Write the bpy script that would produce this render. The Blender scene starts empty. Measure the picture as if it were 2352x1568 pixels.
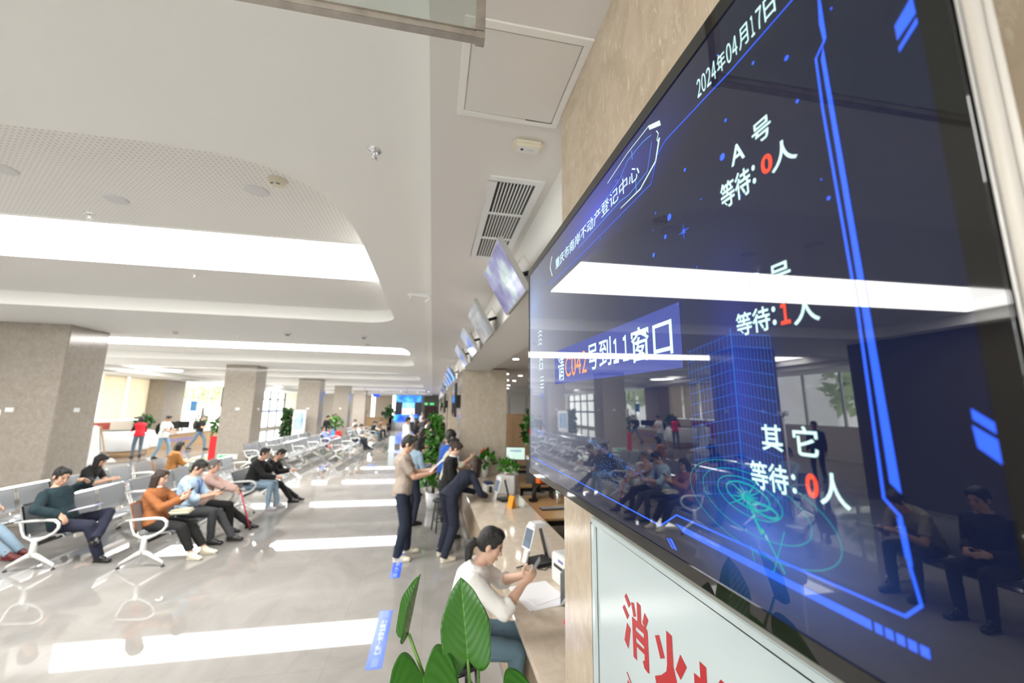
import bpy, bmesh, math, random
import numpy as np
from mathutils import Vector, Matrix

SC = bpy.context.scene
COL = SC.collection
PI = math.pi
rad = math.radians

# ---------------------------------------------------------------- camera, world, exposure
cam_data = bpy.data.cameras.new('camera')
cam_data.sensor_width = 36.0
cam_data.lens = 14.158
cam_data.clip_start = 0.02
cam_data.clip_end = 400
cam_data.dof.use_dof = True
cam_data.dof.focus_distance = 0.95
cam_data.dof.aperture_fstop = 2.8
cam = bpy.data.objects.new('camera', cam_data)
COL.objects.link(cam)
RM = np.array([[0.98137922, 0.04467391, 0.18681293],
               [-0.19160276, 0.15914547, 0.96848392],
               [0.01353553, -0.98624387, 0.1647417]])
EYE = 2.17
cam.matrix_world = Matrix(((RM[0, 0], -RM[0, 1], -RM[0, 2], 0.0),
                           (RM[1, 0], -RM[1, 1], -RM[1, 2], 0.0),
                           (RM[2, 0], -RM[2, 1], -RM[2, 2], EYE),
                           (0, 0, 0, 1)))
SC.camera = cam

world = bpy.data.worlds.new('daylight')
SC.world = world
world.use_nodes = True
bg = world.node_tree.nodes['Background']
bg.inputs[0].default_value = (1.0, 0.985, 0.965, 1)
bg.inputs[1].default_value = 6.0

SC.view_settings.view_transform = 'Standard'
SC.view_settings.look = 'None'
SC.view_settings.gamma = 1.0
SC.view_settings.exposure = 0.55
SC.view_settings.use_curve_mapping = False
SC.cycles.use_denoising = True
SC.cycles.max_bounces = 8
SC.cycles.diffuse_bounces = 5
SC.cycles.glossy_bounces = 4
SC.cycles.transparent_max_bounces = 12
SC.cycles.sample_clamp_indirect = 6.0

STRIP_GLOW = 13.0      # luminous ceiling panels

# ---------------------------------------------------------------- materials
MATS = {}


def nt_new(name):
    m = bpy.data.materials.new(name)
    m.use_nodes = True
    nt = m.node_tree
    return m, nt, nt.nodes['Principled BSDF']


def mat(name, col, rough=0.5, metal=0.0, spec=0.5, bump=0.0, bscale=60.0, vary=0.0, vscale=8.0, alpha=1.0, trans=0.0, coat=0.0, sheen=0.0):
    """plain procedural material: colour with an optional noise variation and bump"""
    if name in MATS:
        return MATS[name]
    m, nt, b = nt_new(name)
    b.inputs['Base Color'].default_value = (*col, 1)
    b.inputs['Roughness'].default_value = rough
    b.inputs['Metallic'].default_value = metal
    b.inputs['Specular IOR Level'].default_value = spec
    b.inputs['Coat Weight'].default_value = coat
    if sheen:
        b.inputs['Sheen Weight'].default_value = sheen
    tc = nt.nodes.new('ShaderNodeTexCoord')
    if vary > 0:
        n = nt.nodes.new('ShaderNodeTexNoise')
        n.inputs['Scale'].default_value = vscale
        n.inputs['Detail'].default_value = 5
        nt.links.new(tc.outputs['Object'], n.inputs['Vector'])
        mx = nt.nodes.new('ShaderNodeMix')
        mx.data_type = 'RGBA'
        mx.inputs['A'].default_value = (*[c * (1 - vary) for c in col], 1)
        mx.inputs['B'].default_value = (*[min(1, c * (1 + vary)) for c in col], 1)
        nt.links.new(n.outputs['Fac'], mx.inputs['Factor'])
        nt.links.new(mx.outputs['Result'], b.inputs['Base Color'])
    if bump > 0:
        n2 = nt.nodes.new('ShaderNodeTexNoise')
        n2.inputs['Scale'].default_value = bscale
        n2.inputs['Detail'].default_value = 4
        nt.links.new(tc.outputs['Object'], n2.inputs['Vector'])
        bp = nt.nodes.new('ShaderNodeBump')
        bp.inputs['Strength'].default_value = bump
        bp.inputs['Distance'].default_value = 0.02
        nt.links.new(n2.outputs['Fac'], bp.inputs['Height'])
        nt.links.new(bp.outputs['Normal'], b.inputs['Normal'])
    MATS[name] = m
    return m


def emit(name, col, strength, rough=0.05, spec=0.5, ior=1.5, base=(0, 0, 0)):
    if name in MATS:
        return MATS[name]
    m, nt, b = nt_new(name)
    b.inputs['Base Color'].default_value = (*base, 1)
    b.inputs['Roughness'].default_value = rough
    b.inputs['Specular IOR Level'].default_value = spec
    b.inputs['IOR'].default_value = ior
    b.inputs['Emission Color'].default_value = (*col, 1)
    b.inputs['Emission Strength'].default_value = strength
    MATS[name] = m
    return m


def stone(name, base, dark, light, rough=0.12, stretch=(1, 1, 0.25), scale=6.0, joint=None, fine=None):
    """polished stone with streaky veins"""
    if name in MATS:
        return MATS[name]
    m, nt, b = nt_new(name)
    L = nt.links.new
    tc = nt.nodes.new('ShaderNodeTexCoord')
    mp = nt.nodes.new('ShaderNodeMapping')
    mp.inputs['Scale'].default_value = stretch
    L(tc.outputs['Object'], mp.inputs['Vector'])
    n = nt.nodes.new('ShaderNodeTexNoise')
    n.inputs['Scale'].default_value = scale
    n.inputs['Detail'].default_value = 9
    n.inputs['Roughness'].default_value = 0.62
    n.inputs['Distortion'].default_value = 0.9
    L(mp.outputs['Vector'], n.inputs['Vector'])
    r = nt.nodes.new('ShaderNodeValToRGB')
    e = r.color_ramp.elements
    e[0].position, e[0].color = 0.32, (*dark, 1)
    e[1].position, e[1].color = 0.5, (*base, 1)
    x = r.color_ramp.elements.new(0.72)
    x.color = (*light, 1)
    L(n.outputs['Fac'], r.inputs['Fac'])
    out = r.outputs['Color']
    if fine:
        mp2 = nt.nodes.new('ShaderNodeMapping')
        mp2.inputs['Scale'].default_value = fine[0]
        mp2.inputs['Rotation'].default_value = fine[4]
        L(tc.outputs['Object'], mp2.inputs['Vector'])
        n2 = nt.nodes.new('ShaderNodeTexNoise')
        n2.inputs['Scale'].default_value = fine[1]
        n2.inputs['Detail'].default_value = 7
        n2.inputs['Roughness'].default_value = 0.7
        n2.inputs['Distortion'].default_value = 0.6
        L(mp2.outputs['Vector'], n2.inputs['Vector'])
        r2 = nt.nodes.new('ShaderNodeValToRGB')
        r2.color_ramp.elements[0].position, r2.color_ramp.elements[0].color = fine[2], (0, 0, 0, 1)
        r2.color_ramp.elements[1].position, r2.color_ramp.elements[1].color = fine[2] + 0.12, (1, 1, 1, 1)
        L(n2.outputs['Fac'], r2.inputs['Fac'])
        mx = nt.nodes.new('ShaderNodeMix')
        mx.data_type = 'RGBA'
        L(r2.outputs['Color'], mx.inputs['Factor'])
        L(out, mx.inputs['A'])
        mx.inputs['B'].default_value = (*fine[3], 1)
        out = mx.outputs['Result']
    if joint:
        br = nt.nodes.new('ShaderNodeTexBrick')
        br.offset = 0.0
        br.inputs['Scale'].default_value = 1.0
        br.inputs['Brick Width'].default_value = joint[0]
        br.inputs['Row Height'].default_value = joint[1]
        br.inputs['Mortar Size'].default_value = joint[2]
        br.inputs['Color1'].default_value = (1, 1, 1, 1)
        br.inputs['Color2'].default_value = (0.94, 0.94, 0.94, 1)
        br.inputs['Mortar'].default_value = (joint[3],) * 3 + (1,)
        L(tc.outputs['Object'], br.inputs['Vector'])
        ml = nt.nodes.new('ShaderNodeMix')
        ml.data_type = 'RGBA'
        ml.blend_type = 'MULTIPLY'
        ml.inputs['Factor'].default_value = 1
        L(out, ml.inputs['A'])
        L(br.outputs['Color'], ml.inputs['B'])
        out = ml.outputs['Result']
    L(out, b.inputs['Base Color'])
    b.inputs['Roughness'].default_value = rough
    MATS[name] = m
    return m


def dotted(name, col, hole, pitch, radius, rough=0.5, metal=0.0, axes=(0, 1), skew=0.0):
    """sheet with a regular grid of small perforations"""
    if name in MATS:
        return MATS[name]
    m, nt, b = nt_new(name)
    L = nt.links.new
    tc = nt.nodes.new('ShaderNodeTexCoord')
    sp = nt.nodes.new('ShaderNodeSeparateXYZ')
    L(tc.outputs['Object'], sp.inputs['Vector'])
    sq = []
    for a in axes:
        d = nt.nodes.new('ShaderNodeMath'); d.operation = 'DIVIDE'; d.inputs[1].default_value = pitch
        L(sp.outputs[a], d.inputs[0])
        f = nt.nodes.new('ShaderNodeMath'); f.operation = 'FRACT'
        L(d.outputs[0], f.inputs[0])
        s = nt.nodes.new('ShaderNodeMath'); s.operation = 'SUBTRACT'; s.inputs[1].default_value = 0.5
        L(f.outputs[0], s.inputs[0])
        p = nt.nodes.new('ShaderNodeMath'); p.operation = 'POWER'; p.inputs[1].default_value = 2
        ab = nt.nodes.new('ShaderNodeMath'); ab.operation = 'ABSOLUTE'
        L(s.outputs[0], ab.inputs[0])
        L(ab.outputs[0], p.inputs[0])
        sq.append(p)
    ad = nt.nodes.new('ShaderNodeMath'); ad.operation = 'ADD'
    L(sq[0].outputs[0], ad.inputs[0]); L(sq[1].outputs[0], ad.inputs[1])
    lt = nt.nodes.new('ShaderNodeMath'); lt.operation = 'LESS_THAN'; lt.inputs[1].default_value = (radius / pitch) ** 2
    L(ad.outputs[0], lt.inputs[0])
    mx = nt.nodes.new('ShaderNodeMix'); mx.data_type = 'RGBA'
    mx.inputs['A'].default_value = (*col, 1)
    mx.inputs['B'].default_value = (*hole, 1)
    L(lt.outputs[0], mx.inputs['Factor'])
    L(mx.outputs['Result'], b.inputs['Base Color'])
    b.inputs['Roughness'].default_value = rough
    b.inputs['Metallic'].default_value = metal
    MATS[name] = m
    return m


def glass(name, tint=(0.965, 0.985, 0.97), refl=0.08, rough=0.01):
    if name in MATS:
        return MATS[name]
    m, nt, b = nt_new(name)
    nt.nodes.remove(b)
    L = nt.links.new
    t = nt.nodes.new('ShaderNodeBsdfTransparent')
    t.inputs[0].default_value = (*tint, 1)
    g = nt.nodes.new('ShaderNodeBsdfGlossy')
    g.inputs['Roughness'].default_value = rough
    lw = nt.nodes.new('ShaderNodeLayerWeight')
    lw.inputs['Blend'].default_value = 0.35
    mu = nt.nodes.new('ShaderNodeMath'); mu.operation = 'MULTIPLY_ADD'
    mu.inputs[1].default_value = 0.5
    mu.inputs[2].default_value = refl
    L(lw.outputs['Fresnel'], mu.inputs[0])
    mx = nt.nodes.new('ShaderNodeMixShader')
    L(mu.outputs[0], mx.inputs[0])
    L(t.outputs[0], mx.inputs[1])
    L(g.outputs[0], mx.inputs[2])
    L(mx.outputs[0], nt.nodes['Material Output'].inputs[0])
    MATS[name] = m
    return m


def translucent(name, col, amount=0.5):
    if name in MATS:
        return MATS[name]
    m, nt, b = nt_new(name)
    nt.nodes.remove(b)
    L = nt.links.new
    d = nt.nodes.new('ShaderNodeBsdfDiffuse'); d.inputs[0].default_value = (*col, 1)
    t = nt.nodes.new('ShaderNodeBsdfTranslucent'); t.inputs[0].default_value = (*col, 1)
    mx = nt.nodes.new('ShaderNodeMixShader'); mx.inputs[0].default_value = amount
    L(d.outputs[0], mx.inputs[1]); L(t.outputs[0], mx.inputs[2])
    L(mx.outputs[0], nt.nodes['Material Output'].inputs[0])
    MATS[name] = m
    return m


WHITE = mat('white paint', (0.86, 0.85, 0.825), 0.7, bump=0.03, bscale=25)
WHITE_B = mat('white plaster', (0.75, 0.72, 0.70), 0.75, bump=0.03, bscale=20)
LAQUER = mat('white lacquer', (0.82, 0.83, 0.84), 0.25)
PLASTIC_W = mat('white plastic', (0.78, 0.79, 0.78), 0.35)
PLASTIC_G = mat('grey plastic', (0.32, 0.34, 0.35), 0.45)
CREAM = mat('cream plastic', (0.74, 0.68, 0.54), 0.45)
BLACK = mat('black plastic', (0.012, 0.012, 0.013), 0.35)
BLACKM = mat('black powder coat', (0.015, 0.015, 0.016), 0.4)
STEEL = mat('brushed steel', (0.62, 0.59, 0.55), 0.28, 1.0, bump=0.02, bscale=150)
STEELD = mat('worn steel', (0.42, 0.385, 0.34), 0.32, 0.85, bump=0.05, bscale=70, vary=0.3, vscale=30)
CHROME = mat('chrome', (0.85, 0.86, 0.87), 0.12, 1.0)
ALU = mat('cast aluminium', (0.74, 0.75, 0.73), 0.33, 0.3)
WOOD = mat('light wood', (0.47, 0.31, 0.17), 0.4, vary=0.25, vscale=14)
WOODP = mat('wood partition', (0.55, 0.36, 0.21), 0.45, vary=0.25, vscale=7)
PAPER = mat('paper', (0.82, 0.82, 0.84), 0.8)
RED = mat('red', (0.75, 0.03, 0.04), 0.45)
SEATM = dotted('perforated steel', (0.33, 0.345, 0.362), (0.20, 0.21, 0.22), 0.016, 0.0042, 0.38, 0.45)
BACKMT = dotted('perforated steel back', (0.33, 0.345, 0.362), (0.20, 0.21, 0.22), 0.016, 0.0042, 0.38, 0.45, axes=(1, 2))
PERF = dotted('perforated plaster', (0.86, 0.85, 0.825), (0.64, 0.63, 0.61), 0.036, 0.009, 0.75)
FLOOR_M = stone('polished floor tile', (0.285, 0.272, 0.257), (0.245, 0.234, 0.22), (0.325, 0.314, 0.30), 0.025, (1, 0.7, 1), 1.6, joint=(0.8, 0.8, 0.0025, 0.8))
COLM = stone('column marble', (0.37, 0.328, 0.283), (0.325, 0.288, 0.246), (0.425, 0.385, 0.34), 0.13, (1, 1, 0.8), 14.0, joint=(50, 1.2, 0.003, 0.8))
PILM = stone('beige travertine', (0.54, 0.44, 0.325), (0.47, 0.375, 0.27), (0.60, 0.50, 0.38), 0.16, (1, 1, 0.8), 9.0,
             fine=((1, 5.0, 1.3), 14.0, 0.56, (0.70, 0.61, 0.48), (0.5, 0, 0)))
COUNTM = stone('beige counter stone', (0.62, 0.53, 0.43), (0.55, 0.46, 0.36), (0.69, 0.60, 0.50), 0.08, (1, 1, 1), 9.0)
GLASS = glass('clear glass')
GLASSG = glass('greenish glass', (0.95, 0.985, 0.965), 0.0)


# ---------------------------------------------------------------- mesh helpers
class MB:
    """collects shapes; build() links them as ONE mesh object"""

    def __init__(self):
        self.v, self.f, self.mi, self.sm = [], [], [], []
        self.cur = 0

    def add(self, vs, fs, smooth=False):
        o = len(self.v)
        self.v += [tuple(x) for x in vs]
        self.f += [tuple(i + o for i in f) for f in fs]
        self.mi += [self.cur] * len(fs)
        self.sm += [smooth] * len(fs)
        return self

    def box(self, c, s, M=None):
        x, y, z = (k / 2 for k in s)
        vs = [Vector((a * x, b * y, d * z)) for a in (-1, 1) for b in (-1, 1) for d in (-1, 1)]
        if M is not None:
            vs = [M @ v for v in vs]
        vs = [v + Vector(c) for v in vs]
        return self.add(vs, [(0, 1, 3, 2), (4, 6, 7, 5), (0, 4, 5, 1), (2, 3, 7, 6), (0, 2, 6, 4), (1, 5, 7, 3)])

    def b6(self, x0, x1, y0, y1, z0, z1):
        return self.box(((x0 + x1) / 2, (y0 + y1) / 2, (z0 + z1) / 2), (x1 - x0, y1 - y0, z1 - z0))

    def cyl(self, p0, p1, r0, r1=None, n=16, smooth=True):
        r1 = r0 if r1 is None else r1
        p0, p1 = Vector(p0), Vector(p1)
        d = (p1 - p0).normalized()
        a = d.orthogonal().normalized()
        b = d.cross(a)
        vs = []
        for p, r in ((p0, r0), (p1, r1)):
            vs += [p + (a * math.cos(2 * PI * i / n) + b * math.sin(2 * PI * i / n)) * r for i in range(n)]
        self.add(vs, [(i, (i + 1) % n, n + (i + 1) % n, n + i) for i in range(n)], smooth)
        self.add(vs, [tuple(reversed(range(n))), tuple(range(n, 2 * n))])
        return self

    def lathe(self, c, prof, n=24, smooth=True):
        """profile (radius, z) turned about z through c"""
        c = Vector(c)
        vs, fs = [], []
        for r, z in prof:
            vs += [c + Vector((r * math.cos(2 * PI * i / n), r * math.sin(2 * PI * i / n), z)) for i in range(n)]
        for k in range(len(prof) - 1):
            for i in range(n):
                j = (i + 1) % n
                fs.append((k * n + i, k * n + j, (k + 1) * n + j, (k + 1) * n + i))
        fs.append(tuple(reversed(range(n))))
        fs.append(tuple(range((len(prof) - 1) * n, len(prof) * n)))
        return self.add(vs, fs, smooth)

    def tube(self, pts, r, n=10, closed=False):
        pts = [Vector(p) for p in pts]
        rs = r if isinstance(r, (list, tuple)) else [r] * len(pts)
        vs, fs = [], []
        prev = None
        m = len(pts)
        for i, p in enumerate(pts):
            if closed:
                d = pts[(i + 1) % m] - pts[i - 1]
            else:
                d = pts[min(i + 1, m - 1)] - pts[max(i - 1, 0)]
            d.normalize()
            a = d.orthogonal().normalized() if prev is None else (prev - d * prev.dot(d)).normalized()
            prev = a
            b = d.cross(a)
            vs += [p + (a * math.cos(2 * PI * k / n) + b * math.sin(2 * PI * k / n)) * rs[i] for k in range(n)]
        for i in range(m if closed else m - 1):
            j = (i + 1) % m
            for k in range(n):
                l = (k + 1) % n
                fs.append((i * n + k, i * n + l, j * n + l, j * n + k))
        self.add(vs, fs, True)
        if not closed:
            self.add(vs, [tuple(reversed(range(n))), tuple(range((m - 1) * n, m * n))])
        return self

    def ell(self, c, radii, M=None, nu=16, nv=10):
        c = Vector(c)
        vs, fs = [], []
        for j in range(1, nv):
            t = PI * j / nv
            for i in range(nu):
                p = 2 * PI * i / nu
                v = Vector((radii[0] * math.sin(t) * math.cos(p), radii[1] * math.sin(t) * math.sin(p), radii[2] * math.cos(t)))
                vs.append(v)
        top, bot = len(vs), len(vs) + 1
        vs += [Vector((0, 0, radii[2])), Vector((0, 0, -radii[2]))]
        if M is not None:
            vs = [M @ v for v in vs]
        vs = [c + v for v in vs]
        for i in range(nu):
            j = (i + 1) % nu
            fs.append((top, i, j))
            fs.append((bot, (nv - 2) * nu + j, (nv - 2) * nu + i))
            for k in range(nv - 2):
                fs.append((k * nu + i, (k + 1) * nu + i, (k + 1) * nu + j, k * nu + j))
        return self.add(vs, fs, True)

    def loft(self, rings, smooth=True, caps=True):
        n = len(rings[0])
        vs = [p for r in rings for p in r]
        fs = []
        for k in range(len(rings) - 1):
            for i in range(n):
                j = (i + 1) % n
                fs.append((k * n + i, k * n + j, (k + 1) * n + j, (k + 1) * n + i))
        self.add(vs, fs, smooth)
        if caps:
            self.add(vs, [tuple(reversed(range(n))), tuple(range((len(rings) - 1) * n, len(rings) * n))])
        return self

    def sheet(self, prof, y0, y1, t=0.004, n=2):
        """profile (x, z) extruded along y with thickness t"""
        prof = [Vector((p[0], 0, p[1])) for p in prof]
        m = len(prof)
        nr = []
        for i in range(m):
            d = (prof[min(i + 1, m - 1)] - prof[max(i - 1, 0)]).normalized()
            nr.append(Vector((-d.z, 0, d.x)))
        rings = []
        for y in [y0 + (y1 - y0) * k / (n - 1) for k in range(n)]:
            ring = [p + Vector((0, y, 0)) + q * t / 2 for p, q in zip(prof, nr)]
            ring += [p + Vector((0, y, 0)) - q * t / 2 for p, q in reversed(list(zip(prof, nr)))]
            rings.append(ring)
        return self.loft(rings, smooth=False)

    def flat(self, vs2, fs, fn, t=0.0):
        """2D faces mapped through fn(a, b, depth); thickness t makes a slab"""
        top = [fn(a, b, t) for a, b in vs2]
        self.add(top, fs)
        if t:
            bot = [fn(a, b, 0.0) for a, b in vs2]
            o = len(top)
            es = {}
            for f in fs:
                for i in range(len(f)):
                    e = (f[i], f[(i + 1) % len(f)])
                    es[e] = es.get(e, 0) + 1
            side = [(a, b) for (a, b) in es if (b, a) not in es]
            self.add(top + bot, [(b, a, a + o, b + o) for a, b in side] + [tuple(i + o for i in reversed(f)) for f in fs])
        return self

    def build(self, name, mats, parent=None, bevel=0.0, seg=2, recalc=True):
        me = bpy.data.meshes.new(name)
        me.from_pydata(self.v, [], self.f)
        if not isinstance(mats, (list, tuple)):
            mats = [mats]
        for m in mats:
            me.materials.append(m)
        me.polygons.foreach_set('material_index', self.mi)
        me.polygons.foreach_set('use_smooth', self.sm)
        if recalc or bevel:
            bm = bmesh.new()
            bm.from_mesh(me)
            bmesh.ops.remove_doubles(bm, verts=bm.verts, dist=1e-6)
            bmesh.ops.recalc_face_normals(bm, faces=bm.faces)
            if bevel:
                es = [e for e in bm.edges if len(e.link_faces) == 2 and e.calc_face_angle(0) > 0.6]
                bmesh.ops.bevel(bm, geom=es, offset=bevel, segments=seg, affect='EDGES', clamp_overlap=True)
            bm.to_mesh(me)
            bm.free()
        me.update()
        o = bpy.data.objects.new(name, me)
        COL.objects.link(o)
        if parent is not None:
            o.parent = parent
        return o


def tag(o, label=None, cat=None, group=None, kind=None):
    if label: o['label'] = label
    if cat: o['category'] = cat
    if group: o['group'] = group
    if kind: o['kind'] = kind
    return o


def thing(name, label, cat, loc=(0, 0, 0), rz=0.0, group=None, M=None):
    o = bpy.data.objects.new(name, None)
    o.empty_display_size = 0.1
    COL.objects.link(o)
    if M is not None:
        o.matrix_world = M
    else:
        o.location = loc
        o.rotation_euler = (0, 0, rz)
    return tag(o, label, cat, group)


def dup(root, loc=None, rz=None, label=None, group=None):
    r = root.copy()
    COL.objects.link(r)
    if loc is not None: r.location = loc
    if rz is not None: r.rotation_euler = (0, 0, rz)
    if label: r['label'] = label
    if group: r['group'] = group
    for ch in list(root.children):
        c = ch.copy()
        COL.objects.link(c)
        c.parent = r
        for g in list(ch.children):
            d = g.copy()
            COL.objects.link(d)
            d.parent = c
    return r


def structure(o):
    o['kind'] = 'structure'
    return o


def to_mesh(ob):
    bpy.context.view_layer.update()
    dg = bpy.context.evaluated_depsgraph_get()
    return bpy.data.meshes.new_from_object(ob.evaluated_get(dg))


def fill2d(loops):
    """fill closed 2D loops (inner loops cut holes); returns verts2d, faces"""
    cu = bpy.data.curves.new('fill', 'CURVE')
    cu.dimensions = '2D'
    cu.fill_mode = 'BOTH'
    for lp in loops:
        s = cu.splines.new('POLY')
        s.points.add(len(lp) - 1)
        for p, q in zip(s.points, lp):
            p.co = (q[0], q[1], 0, 1)
        s.use_cyclic_u = True
    ob = bpy.data.objects.new('fill', cu)
    COL.objects.link(ob)
    me = to_mesh(ob)
    vs = [(v.co.x, v.co.y) for v in me.vertices]
    fs = [tuple(p.vertices) for p in me.polygons]
    bpy.data.objects.remove(ob)
    bpy.data.meshes.remove(me)
    return vs, fs


TXT = {}


def text2d(s, offset=0.0):
    """lettering from Blender's built-in font, scaled to the unit square"""
    if (s, offset) in TXT:
        return TXT[(s, offset)]
    cu = bpy.data.curves.new('txt', 'FONT')
    cu.body = s
    cu.offset = offset
    cu.resolution_u = 6
    ob = bpy.data.objects.new('txt', cu)
    COL.objects.link(ob)
    me = to_mesh(ob)
    vs = np.array([(v.co.x, v.co.y) for v in me.vertices])
    fs = [tuple(p.vertices) for p in me.polygons]
    bpy.data.objects.remove(ob)
    bpy.data.meshes.remove(me)
    lo, hi = vs.min(0), vs.max(0)
    vs = (vs - lo) / (hi - lo)
    TXT[(s, offset)] = (vs.tolist(), fs)
    return TXT[(s, offset)]


def put_text(mb, s, a0, a1, b0, b1, fn, offset=0.0, t=0.0, slant=0.0):
    vs, fs = text2d(s, offset)
    mb.flat([(a0 + (a1 - a0) * x, b0 + (b1 - b0) * y + slant * x) for x, y in vs], fs, fn, t)


def poly_line(mb, pts, w, fn):
    """flat polyline of width w"""
    P = [Vector((p[0], p[1])) for p in pts]
    n = len(P)
    L, Rr = [], []
    for i in range(n):
        d0 = (P[i] - P[max(i - 1, 0)])
        d1 = (P[min(i + 1, n - 1)] - P[i])
        d = (d0.normalized() if d0.length > 1e-9 else Vector((0, 0))) + (d1.normalized() if d1.length > 1e-9 else Vector((0, 0)))
        d = d.normalized() if d.length > 1e-9 else Vector((1, 0))
        q = Vector((-d.y, d.x))
        ww = (w[i] if isinstance(w, (list, tuple)) else w) / 2
        L.append(P[i] + q * ww)
        Rr.append(P[i] - q * ww)
    vs = [fn(p.x, p.y, 0) for p in L + Rr]
    mb.add(vs, [(i, i + 1, n + i + 1, n + i) for i in range(n - 1)])


def quad2(mb, pts, fn):
    mb.add([fn(a, b, 0) for a, b in pts], [tuple(range(len(pts)))])
# ================================================================ ROOM SHELL
Z_MAIN, Z_REC, Z_SIDE, Z_OFF = 3.65, 3.87, 3.5, 3.08
PITCH = 7.75

m = MB().b6(-15.2, 9.2, -7, 47, -0.1, 0.0)
structure(m.build('floor', FLOOR_M))


def bay_outline(k, inset=0.0):
    """outline of one recessed ceiling bay: squarish-elliptic near corner, round far corner"""
    x0, x1 = (-9.0 if k <= 0 else -12.4) + inset, -0.66 - inset
    y0, y1 = 2.42 + PITCH * k + (0.5 if k >= 2 else 0.0) + inset, 7.4 + PITCH * k - inset
    pts = []
    for i in range(25):                       # near right corner, superellipse
        t = PI / 2 * i / 24
        u, w = math.sin(t) ** 0.5, math.cos(t) ** 0.5
        pts.append((x1 - 1.34 + 1.34 * u, y0 + 1.78 - 1.78 * w))
    for i in range(13):                       # far right corner
        t = PI / 2 * i / 12
        pts.append((x1 - 0.55 + 0.55 * math.cos(t), y1 - 0.55 + 0.55 * math.sin(t)))
    for i in range(13):
        t = PI / 2 * i / 12
        pts.append((x0 + 0.55 - 0.55 * math.sin(t), y1 - 0.55 + 0.55 * math.cos(t)))
    for i in range(13):
        t = PI / 2 * i / 12
        pts.append((x0 + 0.55 - 0.55 * math.cos(t), y0 + 0.55 - 0.55 * math.sin(t)))
    return pts


BAYS = range(-1, 6)
outer = [(-15.1, -7), (-0.07, -7), (-0.07, 47), (-15.1, 47)]
vs, fs = fill2d([outer] + [bay_outline(k) for k in BAYS])
m = MB().flat(vs, fs, lambda a, b, d: (a, b, Z_MAIN + d), 0.012)
structure(m.build('ceiling', WHITE))
m = MB().b6(-15.1, -0.07, -7, 47, Z_REC, Z_REC + 0.1)
structure(m.build('ceiling', PERF))
m = MB()
for k in BAYS:
    a, b = bay_outline(k), bay_outline(k, 0.035)
    n = len(a)
    m.loft([[(x, y, Z_REC) for x, y in a], [(x, y, Z_MAIN + 0.055) for x, y in a], [(x, y, Z_MAIN + 0.055) for x, y in b],
            [(x, y, Z_MAIN) for x, y in b], [(x, y, Z_MAIN) for x, y in a]], smooth=False, caps=False)
structure(m.build('trim_1', WHITE))
# lower side ceiling along the counters, bulkhead and office ceiling behind it
m = MB().b6(-0.07, 0.66, -7, 47, Z_SIDE, Z_SIDE + 0.3)
structure(m.build('ceiling', WHITE_B))
m = MB().b6(0.65, 1.24, 1.6, 46, 3.01, 3.75)
structure(m.build('trim_2', WHITE))
m = MB().b6(1.24, 9.0, -7, 46, Z_OFF, Z_OFF + 0.1)
structure(m.build('ceiling', WHITE_B))
m = MB().b6(9.0, 9.2, -7, 46.2, 0, 3.9)
structure(m.build('wall_right', WHITE_B))
m = MB().b6(-15.2, 9.2, -7.2, -7, 3.4, 3.9).b6(-15.2, 9.2, -7.2, -7, 0, 0.25).b6(-15.2, -9.2, -7.2, -7, 0.25, 3.4).b6(-0.3, 9.2, -7.2, -7, 0.25, 3.4)
structure(m.build('wall_front', mat('camera side wall', (0.66, 0.62, 0.56), 0.6)))
m = MB()
for i in range(7):
    x = -9.2 + 8.9 * i / 6
    m.b6(x - 0.04, x + 0.04, -7.15, -7.05, 0.25, 3.4)
m.b6(-9.2, -0.3, -7.15, -7.05, 2.5, 2.58)
w4 = structure(m.build('window_4', mat('pale window frame', (0.62, 0.66, 0.62), 0.4)))  # unseen window behind the camera, added to brighten the ceiling
MB().b6(-9.2, -0.3, -7.105, -7.095, 0.25, 3.4).build('pane', GLASS, w4)
m = MB().b6(-9.6, -9.4, -7, 8.2, 0, 3.65)
structure(m.build('wall_left', mat('dark wall cladding', (0.11, 0.095, 0.085), 0.35)))
BACKM = mat('back wall', (0.78, 0.71, 0.62), 0.5)
m = MB().b6(-15.2, -6.45, 46, 46.2, 0, 3.9).b6(-6.1, -4.25, 46, 46.2, 0, 3.9).b6(-3.95, -0.9, 46, 46.2, 0, 3.9).b6(-6.45, -3.95, 46, 46.2, 0, 1.1)
structure(m.build('wall_back', BACKM))
m = MB().b6(-0.9, 1.3, 46, 46.2, 0, 3.9)
structure(m.build('wall_back', mat('grey back wall', (0.27, 0.25, 0.23), 0.5)))
m = MB().b6(1.3, 9.2, 46, 46.2, 0, 3.9)
structure(m.build('wall_back', BACKM))
m = MB().b6(-12.5, -0.07, 42.6, 46, 3.42, 3.66)
structure(m.build('trim_3', WHITE))

# left facade: sill walls, piers and window bands
FX = -15.0
m = MB()
m.b6(FX - 0.2, FX, -7, 47, 3.5, 3.9)
m.b6(FX - 0.2, FX, 8.0, 24.9, 0, 1.30)
m.b6(FX - 0.2, FX, 24.9, 46, 0, 0.12)
m.b6(FX - 0.2, FX, -7, 8.2, 0, 3.6)
m.b6(FX - 0.2, FX, 33.2, 36.4, 0, 3.6)
structure(m.build('wall_left', BACKM))
m = MB().b6(-15.0, -12.6, -7, 46, 3.47, 3.66)
structure(m.build('trim_4', WHITE))


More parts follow.
